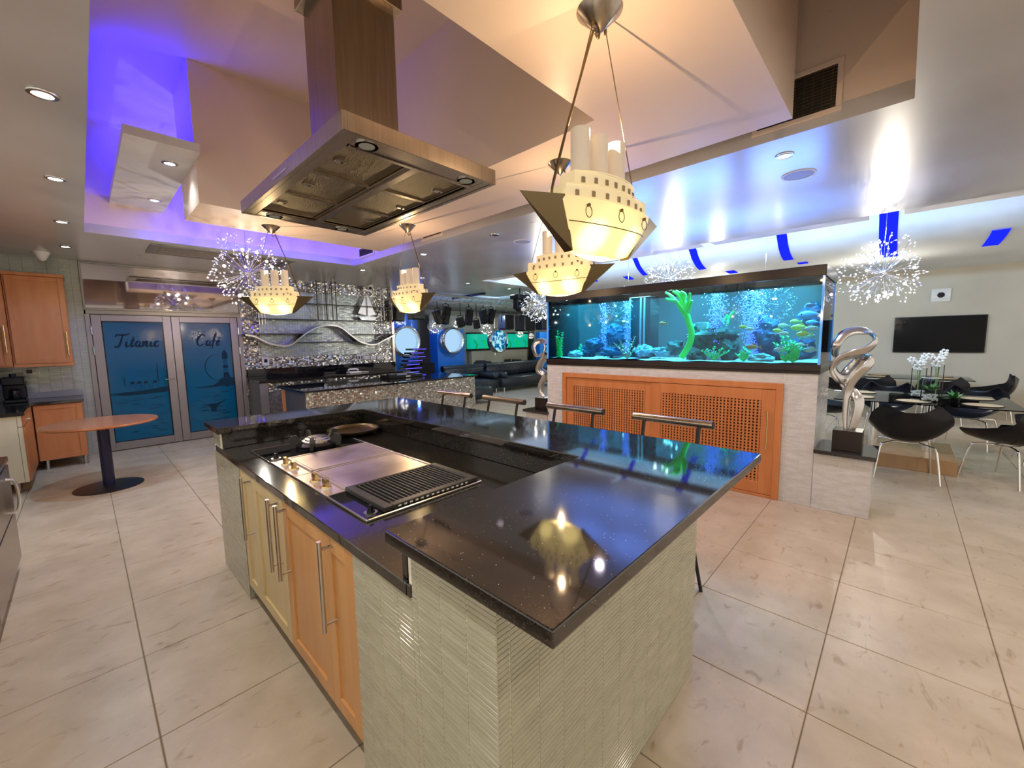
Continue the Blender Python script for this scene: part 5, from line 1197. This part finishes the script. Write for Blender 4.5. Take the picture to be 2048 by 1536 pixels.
porthole(812, 683, WY - .15, .46, 'round lit porthole cut off by the end of the bar wall', 'pane_white')
porthole(905, 681, WY - .14, .43, 'round lit porthole with chrome rim on the blue panel', 'pane_white')
porthole(997, 681, 10.2, .43, 'round porthole with speckled blue pane', 'pane_pattern')
MB().cyl((at(997, 681, 1, 10.2).x, 10.38, 1.1), (at(997, 681, 1, 10.2).x, 10.38, 2.85), .015, n=8).build('porthole_stem', 'chrome', bpy.data.objects['porthole.002'])
# stairs lit with blue strips
st = thing('lit_staircase', 'dark curved staircase with glowing blue step edges', 'staircase', (6.75, 9.9, 0))
for k in range(8):
    a_ = at(818 + k * 2.6, 750 - k * 7.6, 1, 9.7 + k * .05)
    MB().bbox(a_.x - .26, a_.x + .26, 9.6 + k * .05, 9.95 + k * .05, max(a_.z - .05, .02), a_.z + .0, .004).build('step', 'black_satin', st); MB().box(a_.x - .25, a_.x + .16 + .05 * (k % 3), 9.592 + k * .05, 9.6 + k * .05, a_.z - .03, a_.z - .012).build('led_strip', 'stair_led', st)
MB().bbox(6.35, 7.0, 9.75, 10.4, 0, 1.0).build('stair_core', 'black_satin', st)
# stage lights and speakers on the truss
trs = thing('lighting_truss', 'chrome lattice truss carrying the black stage lights', 'truss', (8.2, 8.6, 2.75))
for dz in (0, -.16):
    for dy in (0, .2): MB().cyl((5.3, 8.5 + dy, 2.78 + dz), (12.5, 8.5 + dy, 2.78 + dz), .018, n=6).build('truss_tube', 'satin_chrome', trs)
zg = MB()
for i in range(36): x = 5.3 + i * .2; zg.cyl((x, 8.5, 2.62), (x + .2, 8.5, 2.78), .008, n=5)
zg.build('truss_lacing', 'satin_chrome', trs, kind='stuff')
MB().cyl((6, 8.6, 2.78), (6, 8.6, 2.85), .01, n=6).cyl((10, 8.6, 2.78), (10, 8.6, 2.85), .01, n=6).build('truss_hanger', 'satin_chrome', trs)
def par(u, v, w_, h_, y, lab, tilt=0.3, kind='stage_light'):
    p = at(u, v, 1, y); s = w_ / FPX * (.72 * p.x + .686 * y); hh = h_ / FPX * (.72 * p.x + .686 * y)
    o = thing(kind, lab, 'stage light', (p.x, y, p.z), group='black stage lights on the truss')
    M = Matrix.Translation(p) @ Matrix.Rotation(tilt, 4, 'Y')
    MB().bbox(-s * .45, s * .45, -s * .4, s * .4, -hh * .5, hh * .45, s * .06).tf(M).build('housing', 'black_satin', o)
    MB().cyl((0, 0, -hh * .5), (0, 0, -hh * .53), s * .32, n=14).tf(M).build('lens', 'black_glass', o)
    MB().tube([(-s * .5, 0, 0), (-s * .5, 0, hh * .55), (0, 0, hh * .65), (s * .5, 0, hh * .55), (s * .5, 0, 0)], .012, 5).tf(Matrix.Translation(p)).build('yoke', 'black_metal', o)
    MB().cyl((p.x, y, p.z + hh * .6), (p.x, y, max(2.62, p.z + hh * .62)), .012, n=5).build('clamp', 'black_metal', o)
PR = [(797, 620, 22, 44, .1, 'black stage light half hidden by the end of the bar wall'), (832, 626, 30, 26, .0, 'brown black stage light under the ship pendant by the bar wall'), (875, 634, 14, 28, -.4, 'narrow stage light right of the ship pendant, leaning left'),
      (892, 630, 15, 36, .25, 'tall stage light leaning right, next to the narrow one'), (921, 644, 14, 20, -.3, 'small stage light above the middle porthole'), (938, 634, 14, 32, .15, 'upright stage light right of the middle porthole'),
      (953, 648, 12, 18, -.2, 'short stage light left of the glowing crystal burst'), (967, 633, 14, 28, -.25, 'stage light leaning left above the crystal burst'), (982, 632, 14, 30, .3, 'stage light leaning right above the crystal burst'),
      (1012, 644, 28, 30, .0, 'broad black speaker box above the speckled porthole'), (1050, 646, 36, 32, .0, 'broadest black speaker box under the moving head light'), (1084, 646, 24, 26, .0, 'black speaker box touching the edge of the aquarium')]
for u, v, w_, h_, tl, lab in PR: par(u, v, w_, h_, 8.5, lab, tl)
mh = thing('moving_head_light', 'black moving head spotlight hanging from the lounge ceiling', 'stage light', (6.8, 6.7, CZ)); p = at(1040, 612, 1, 6.75)
k_ = 1.0
MB().bbox(p.x - .2, p.x + .2, 6.6, 6.9, p.z + .16, p.z + .26, .01).build('head_base', 'black_satin', mh); MB().bbox(p.x - .17, p.x - .12, 6.68, 6.82, p.z - .08, p.z + .16).bbox(p.x + .12, p.x + .17, 6.68, 6.82, p.z - .08, p.z + .16).build('yoke', 'black_satin', mh)
MB().sphere((p.x, 6.75, p.z - .03), .13, 16, 10).build('head', 'black_satin', mh, smooth=True); MB().cyl((p.x - .02, 6.66, p.z - .06), (p.x - .06, 6.60, p.z - .09), .05, n=14).build('lens', 'satin_chrome', mh); MB().cyl((p.x, 6.75, p.z + .26), (p.x, 6.75, CZ), .02, n=8).build('clamp', 'black_metal', mh)
# sofas
def sofa(x0, x1, y0, y1, lab, depth=.3, back='y'):
    s = thing('sofa', lab, 'sofa', ((x0 + x1) / 2, (y0 + y1) / 2, 0))
    MB().bbox(x0, x1, y0, y1, .14, .44, .04).build('seat_base', 'black_leather', s, smooth=60); MB().bbox(x0, x1, y1 - .22, y1, .44, .82, .06).build('backrest', 'black_leather', s, smooth=60)
    MB().cyl((x0, y1 - .12, .80), (x1, y1 - .12, .80), .09, n=14).build('back_roll', 'black_leather', s, smooth=60)
    for x in (x0 + .12, x1 - .12): MB().bbox(x - .12, x + .12, y0, y1, .44, .62, .05).build('armrest', 'black_leather', s, smooth=60)
    bt_ = MB()
    for r_ in range(2):
        for i in range(int((x1 - x0 - .4) / .2)): bt_.sphere((x0 + .3 + i * .2 + r_ * .1, y1 - .225, .56 + r_ * .14), .018, 6, 4)
    bt_.build('buttons', 'black_satin', s, kind='stuff')
    for x in (x0 + .1, x1 - .1):
        for y in (y0 + .06, y1 - .08): MB().cyl((x, y, 0), (x, y, .14), .018, n=8).build('leg', 'chrome', s)
sofa(7.25, 8.85, 8.95, 9.85, 'black leather button back sofa behind the silver mosaic counter'); sofa(8.95, 11.6, 8.9, 9.85, 'long black leather sofa left of the aquarium')
o_ = thing('pouffe', 'low blue lit leather pouffe beside the silver counter end', 'pouffe', (6.9, 7.95, 0)); MB().bbox(6.35, 7.35, 7.65, 8.25, .12, .42, .05).build('cushion', 'black_leather', o_, smooth=60)
for x in (6.42, 7.28):
    for y in (7.72, 8.18): MB().cyl((x, y, 0), (x, y, .12), .015, n=8).build('leg', 'chrome', o_)
# mirrored back wall with an invented green tank, high tables and shelf of amber bottles
struct('wall_mirror', MB().box(8.9, 14.9, 12.6, 12.65, .1, 2.6), 'tan_wall')
a, b_ = at(937, 668, 1, 12.4), at(1052, 694, 1, 12.4)
gt_ = thing('teal_reflection_tank', 'invented green glowing tank behind the lounge chairs', 'aquarium', ((a.x + b_.x) / 2, 12.35, b_.z)); MB().box(a.x, b_.x, 12.3, 12.5, b_.z, a.z).build('teal_glow_box', 'bottle_green', gt_); MB().bbox(a.x - .02, b_.x + .02, 12.26, 12.54, b_.z - .08, b_.z).bbox(a.x - .02, b_.x + .02, 12.26, 12.54, a.z, a.z + .06).build('rim', 'tank_hood', gt_)  # glowing tank invented in place of a teal mirror reflection
MB().box(a.x + .05, b_.x - .05, 12.3, 12.5, .1, b_.z - .08).build('stand', 'tan_wall', gt_)
for i in range(7):
    x = a.x + (i + .5) * (b_.x - a.x) / 7; MB().tube(spline([(x, 12.27, b_.z), (x + .1, 12.27, b_.z + .15), (x - .05, 12.27, b_.z + .32)], 4), .03, 6).build('water_plant', 'kelp' if i % 2 else 'plant_green', gt_)
def hi_chair(x, y, rz, lab):
    c = thing('lounge_chair', lab, 'chair', (x, y, 0), rz, group='dark lounge chairs at the far wall')
    MB().bbox(-.2, .2, -.2, .2, .44, .48, .01).build('seat', 'black_leather', c, world=False); MB().bbox(-.2, .2, .16, .2, .48, .86, .01).build('backrest', 'black_leather', c, world=False)
    for sx in (-1, 1):
        for sy in (-1, 1): MB().cyl((sx * .17, sy * .17, 0), (sx * .17, sy * .17, .44), .012, n=6).build('leg', 'chrome', c, world=False)
for i, (u, y) in enumerate(((868, 11.4), (892, 11.6), (940, 11.3), (962, 11.6), (985, 10.9), (1008, 11.6), (1030, 10.9))):
    p = at(u, 700, 1, y); hi_chair(p.x, y, (i * 1.9) % 6.28, 'dark lounge chair by the far wall, %s' % ['leftmost, beside the lit stairs', 'behind the middle porthole', 'left of the green glowing tank', 'below the left end of the green tank', 'below the middle of the green tank', 'below the speckled porthole', 'rightmost, near the amber lit shelf'][i])
sh = thing('amber_shelf', 'dark shelf of amber lit bottles left of the aquarium', 'shelf', (at(1062, 680, 1, 12.2).x, 12.2, 0)); p = at(1066, 690, 1, 12.2)
MB().bbox(p.x - .1, p.x + .9, 12.1, 12.4, .1, 1.0).bbox(p.x - .1, p.x - .05, 12.1, 12.4, 1.0, 2.0).build('shelf_body', 'cast_iron', sh)
for i in range(7): MB().cyl((p.x + .02 + i * .12, 12.2, 1.0), (p.x + .02 + i * .12, 12.2, 1.28 + .05 * (i % 3)), .035, .02, n=8).build('bottle', 'amber_glow', sh)
for i, (u, v, y, s, lab) in enumerate(((870, 655, 10.3, .42, 'small crystal burst behind the lit stairs'), (913, 648, 11.2, .3, 'small crystal burst above the middle porthole'), (971, 658, 10.4, .42, 'small crystal burst left of the speckled porthole'), (1040, 668, 11.0, .3, 'small crystal burst near the amber lit shelf'), (1062, 672, 11.4, .26, 'small crystal burst farthest right, over the amber bottles'), (800, 640, 9.9, .3, 'small crystal burst over the porthole at the bar wall end'))):
    r = dup(ch0, at(u, v, 1, y)); r['label'] = lab; r['group'] = 'small crystal bursts of the lounge'; r.scale = (s * 1.2, s * 1.2, s * 1.2); recable(r, CZ)

# ================================================================= DINING
def make_shell_chair():
    c = thing('shell_chair', '', 'chair', (0, 0, 0)); mb = MB(); NU, NV = 14, 12; vs = []
    prof_ = [(.24, .445), (.17, .43), (.08, .42), (-.02, .42), (-.12, .43), (-.19, .47), (-.235, .54), (-.26, .62), (-.275, .70), (-.285, .765)]
    PP = [(p.x, p.y) for p in spline([(a_, b2, 0) for a_, b2 in prof_], 3)]; NV = len(PP)
    for th in (0, .012):
        for j, (px, pz) in enumerate(PP):
            t_ = j / (NV - 1); hw = .25 + .05 * math.sin(PI * t_) - (.07 * max(0, t_ - .75) * 4)
            for i in range(NU + 1):
                u = -1 + 2 * i / NU; lift = .21 * abs(u) ** 2.6 * (1 - abs(t_ - .45) * 1.1); fw = .13 * abs(u) ** 2.5 * max(0, t_ - .4)
                vs.append((px + fw + th * .5, u * hw, pz + max(lift, 0) - th))
    L_ = NV * (NU + 1)
    fs = [(j * (NU + 1) + i, j * (NU + 1) + i + 1, (j + 1) * (NU + 1) + i + 1, (j + 1) * (NU + 1) + i) for j in range(NV - 1) for i in range(NU)]
    fs += [tuple(L_ + k for k in reversed(f)) for f in fs]
    bd = [i for i in range(NU + 1)] + [j * (NU + 1) + NU for j in range(1, NV)] + [(NV - 1) * (NU + 1) + i for i in range(NU - 1, -1, -1)] + [j * (NU + 1) for j in range(NV - 2, 0, -1)]
    fs += [(bd[k], L_ + bd[k], L_ + bd[(k + 1) % len(bd)], bd[(k + 1) % len(bd)]) for k in range(len(bd))]
    mb.add(vs, fs).build('shell', 'black_satin', c, smooth=60, world=False)
    for sx in (-1, 1):
        for sy in (-1, 1): MB().tube(spline([(sx * .06, sy * .10, .395), (sx * .14, sy * .165, .385), (sx * .18, sy * .20, .34), (sx * .23, sy * .235, .0)], 5), .009, 8).build('leg', 'chrome', c, smooth=60, world=False)
    MB().tube([(-.06, -.10, .397), (.06, -.10, .397), (.06, .10, .397), (-.06, .10, .397), (-.06, -.10, .397)], .008, 6).build('leg_frame', 'chrome', c, world=False)
    return c
sc0 = make_shell_chair()
DC = [(6.33, -.10, 0.1, 'black shell chair with its back to the room, right of the low plinth'), (6.78, -.92, .9, 'black shell chair at the right edge of the picture'),
      (6.75, 1.05, -.7, 'black shell chair half behind the twisted sculpture'), (7.9, .85, -1.5, 'black shell chair beyond the sculpture at the left of the near table'),
      (8.65, .1, PI, 'black shell chair across the near table, left of the vases'), (8.6, -.75, PI - .3, 'black shell chair across the near table, right of the vases'),
      (7.95, -1.4, 1.6, 'black shell chair at the right end of the near table'), (10.55, .35, 0, 'black shell chair before the far table, left one'),
      (10.6, -.55, .1, 'black shell chair before the far table, right one'), (11.4, .95, -PI / 2, 'black shell chair at the left end of the far table'),
      (11.5, -1.25, PI / 2, 'black shell chair at the right end of the far table under the television')]
for i, (x, y, rz, lab) in enumerate(DC):
    r = sc0 if i == 0 else dup(sc0, (x, y, 0), rz); r.location = (x, y, 0); r.rotation_euler = (0, 0, rz); r['label'] = lab; r['group'] = 'black shell chairs'; r.scale = (1.12, 1.12, 1.0)
def dtable(x0, x1, y0, y1, lab, plinth_):
    t_ = thing('dining_table', lab, 'table', ((x0 + x1) / 2, (y0 + y1) / 2, 0))
    MB().bbox(x0, x1, y0, y1, .738, .75, .003).build('glass_top', 'green_glass', t_)
    if plinth_: MB().bbox(*plinth_, 0, .17, .004).build('wooden_plinth', 'plinth_wood', t_); zb = .17
    else: zb = 0
    cx_, cy_ = (x0 + x1) / 2, (y0 + y1) / 2
    if plinth_: cx_, cy_ = (plinth_[0] + plinth_[1]) / 2 + .15, (plinth_[2] + plinth_[3]) / 2
    for a_, b2 in ((-.3, -.25), (.3, -.25), (.3, .25), (-.3, .25)): MB().cyl((cx_ + a_, cy_ + b2, zb), (cx_ + a_, cy_ + b2, .738), .035, n=14).build('leg', 'chrome', t_, smooth=50)
    return t_
dtable(6.95, 8.3, -1.05, .62, 'square glass dining table on a low wooden plinth', (6.62, 7.65, -.54, .45)); dtable(10.85, 11.95, -1.0, .65, 'far glass dining table below the television', None)
def mat_(x, y, r, lab, z=.75):
    m_ = thing('placemat', lab, 'placemat', (x, y, z), group='round woven placemats')
    MB().cyl((x, y, z + .001), (x, y, z + .006), r * .97, n=30).build('mat_disc', 'placemat', m_); MB().lathe([(r, .0005), (r, .008), (r * .96, .008), (r * .96, .0005)], (x, y, z), 30).build('mat_edge', 'placemat_rim', m_)
for x, y, lab in ((7.22, -.16, 'round woven placemat nearest the camera on the near table'), (7.25, -.74, 'round woven placemat at the right front of the near table'), (7.95, .38, 'round woven placemat at the left back of the near table'),
                  (7.93, -.74, 'round woven placemat at the right back of the near table'), (7.35, .38, 'round woven placemat at the left front of the near table')): mat_(x, y, .17, lab)
for x, y, lab in ((11.15, .35, 'placemat at the left front of the far table'), (11.15, -.65, 'placemat at the right front of the far table'), (11.65, .3, 'placemat at the left back of the far table'), (11.65, -.6, 'placemat at the right back of the far table')): mat_(x, y, .18, lab)
def vase(x, y, r, h_, lab, z=.75, flowers=False, pebbles=False, plant_=False):
    v_ = thing('glass_vase', lab, 'vase', (x, y, z), group='glass vases of the table centrepiece')
    m_ = MB().lathe([(r, 0), (r, h_)], (x, y, z), 24); m_.f = [f for f in m_.f if len(f) == 4]; m_.build('glass_wall', 'clear_glass', v_, smooth=60)
    MB().cyl((x, y, z), (x, y, z + .012), r, n=24).build('glass_foot', 'clear_glass', v_)
    rr_ = MB().tube([(x + r * math.cos(k * PI / 12), y + r * math.sin(k * PI / 12), z + h_) for k in range(25)], .003, 5); rr_.build('glass_lip', 'white_plastic', v_)
    if pebbles:
        pb = MB(); q_ = random.Random(4)
        for i in range(60):
            a_ = q_.uniform(0, 6.28); d_ = r * .8 * q_.random() ** .5; pb.sphere((x + d_ * math.cos(a_), y + d_ * math.sin(a_), z + .02 + q_.random() * .07), .012, 6, 4)
        pb.build('pebbles', 'white_pebble', v_, kind='stuff')
    if flowers:
        q_ = random.Random(9)
        for s_ in range(3):
            ex, ey = q_.uniform(-.07, .07), q_.uniform(-.14, .12)
            P = spline([(x, y, z + .05), (x + ex * .3, y + ey * .3, z + h_), (x + ex, y + ey, z + h_ + .16 - s_ * .05)], 6); MB().tube(P, .004, 5).build('stem', 'stem_green', v_)
            for k in range(4):
                p = P[-1 - k * 2]
                for q in range(5):
                    a_ = q * 1.257 + k; f_ = MB().sphere((p.x + .022 * math.cos(a_) * .5, p.y + .028 * math.cos(a_), p.z + .024 * math.sin(a_)), .016, 8, 5, (.35, 1, 1)); f_.build('petal', 'orchid_white', v_, smooth=True)
    if plant_:
        lf_ = MB(); q_ = random.Random(3)
        for i in range(30):
            a_ = q_.uniform(0, 6.28); L_ = q_.uniform(.06, .12); d = Vector((math.cos(a_), math.sin(a_), q_.uniform(.1, .9))) * L_; e = Vector((-math.sin(a_), math.cos(a_), 0)) * .018; c_ = Vector((x, y, z + .14))
            lf_.add([c_, c_ + d * .5 + e, c_ + d, c_ + d * .5 - e], [(0, 1, 2, 3)])
        lf_.build('leaves', 'leaf_green', v_, kind='stuff')
vase(7.30, -.30, .085, .30, 'wide glass vase with pebbles in the middle of the near table', pebbles=True, plant_=True); vase(7.52, -.36, .06, .46, 'tallest glass vase with white orchids on the near table', flowers=True); vase(7.75, -.20, .075, .40, 'glass vase with white orchids behind the pebble vase', flowers=True, pebbles=True)
pl = thing('table_plant', 'small leafy green plant right of the pebble vase on the near table', 'plant', (7.35, -.52, .75)); MB().lathe([(.035, 0), (.05, .06), (.045, .06)], (7.35, -.52, .75), 16).build('pot', 'black_satin', pl, smooth=50)
lf_ = MB(); q_ = random.Random(8)
for i in range(40):
    a_ = q_.uniform(0, 6.28); L_ = q_.uniform(.07, .15); d = Vector((math.cos(a_), math.sin(a_), q_.uniform(.0, .9))) * L_; e = Vector((-math.sin(a_), math.cos(a_), 0)) * .02; c_ = Vector((7.35, -.52, .80))
    lf_.add([c_, c_ + d * .5 + e, c_ + d, c_ + d * .5 - e], [(0, 1, 2, 3)])
lf_.build('leaves', 'leaf_green', pl, kind='stuff')
# television, wall spotlight
mat('tv_screen', (.004, .004, .005), .15, spec=.15)
def W4(u, v): return at(u, v, 0, 12.34)
tv = thing('television', 'black flat television on the tan dining wall', 'television', (12.38, W4(1880, 665).y, W4(1880, 665).z)); y0_, y1_ = W4(1973, 665).y, W4(1788, 665).y; z0_, z1_ = W4(1880, 705).z, W4(1880, 632).z
MB().bbox(12.345, 12.385, y0_, y1_, z0_, z1_, .004).build('casing', 'black_satin', tv); MB().box(12.342, 12.346, y0_ + .015, y1_ - .015, z0_ + .02, z1_ - .015).build('screen', 'tv_screen', tv); MB().box(12.385, 12.399, (y0_ + y1_) / 2 - .2, (y0_ + y1_) / 2 + .2, (z0_ + z1_) / 2 - .15, (z0_ + z1_) / 2 + .15).build('bracket', 'black_metal', tv)
p = W4(1882, 590); sw = thing('wall_spotlight', 'square curved wall light with dark round lens above the television', 'wall light', (12.39, p.y, p.z)); pf_ = [(12.40, p.z - .13), (12.37, p.z - .13), (12.345, p.z - .06), (12.34, p.z), (12.345, p.z + .06), (12.37, p.z + .13), (12.40, p.z + .13)]
MB().prism(pf_, p.y - .14, p.y + .14, 1).build('light_cover', 'white_plastic', sw); MB().cyl((12.338, p.y, p.z), (12.325, p.y, p.z), .055, n=20).build('lens', 'black_glass', sw)
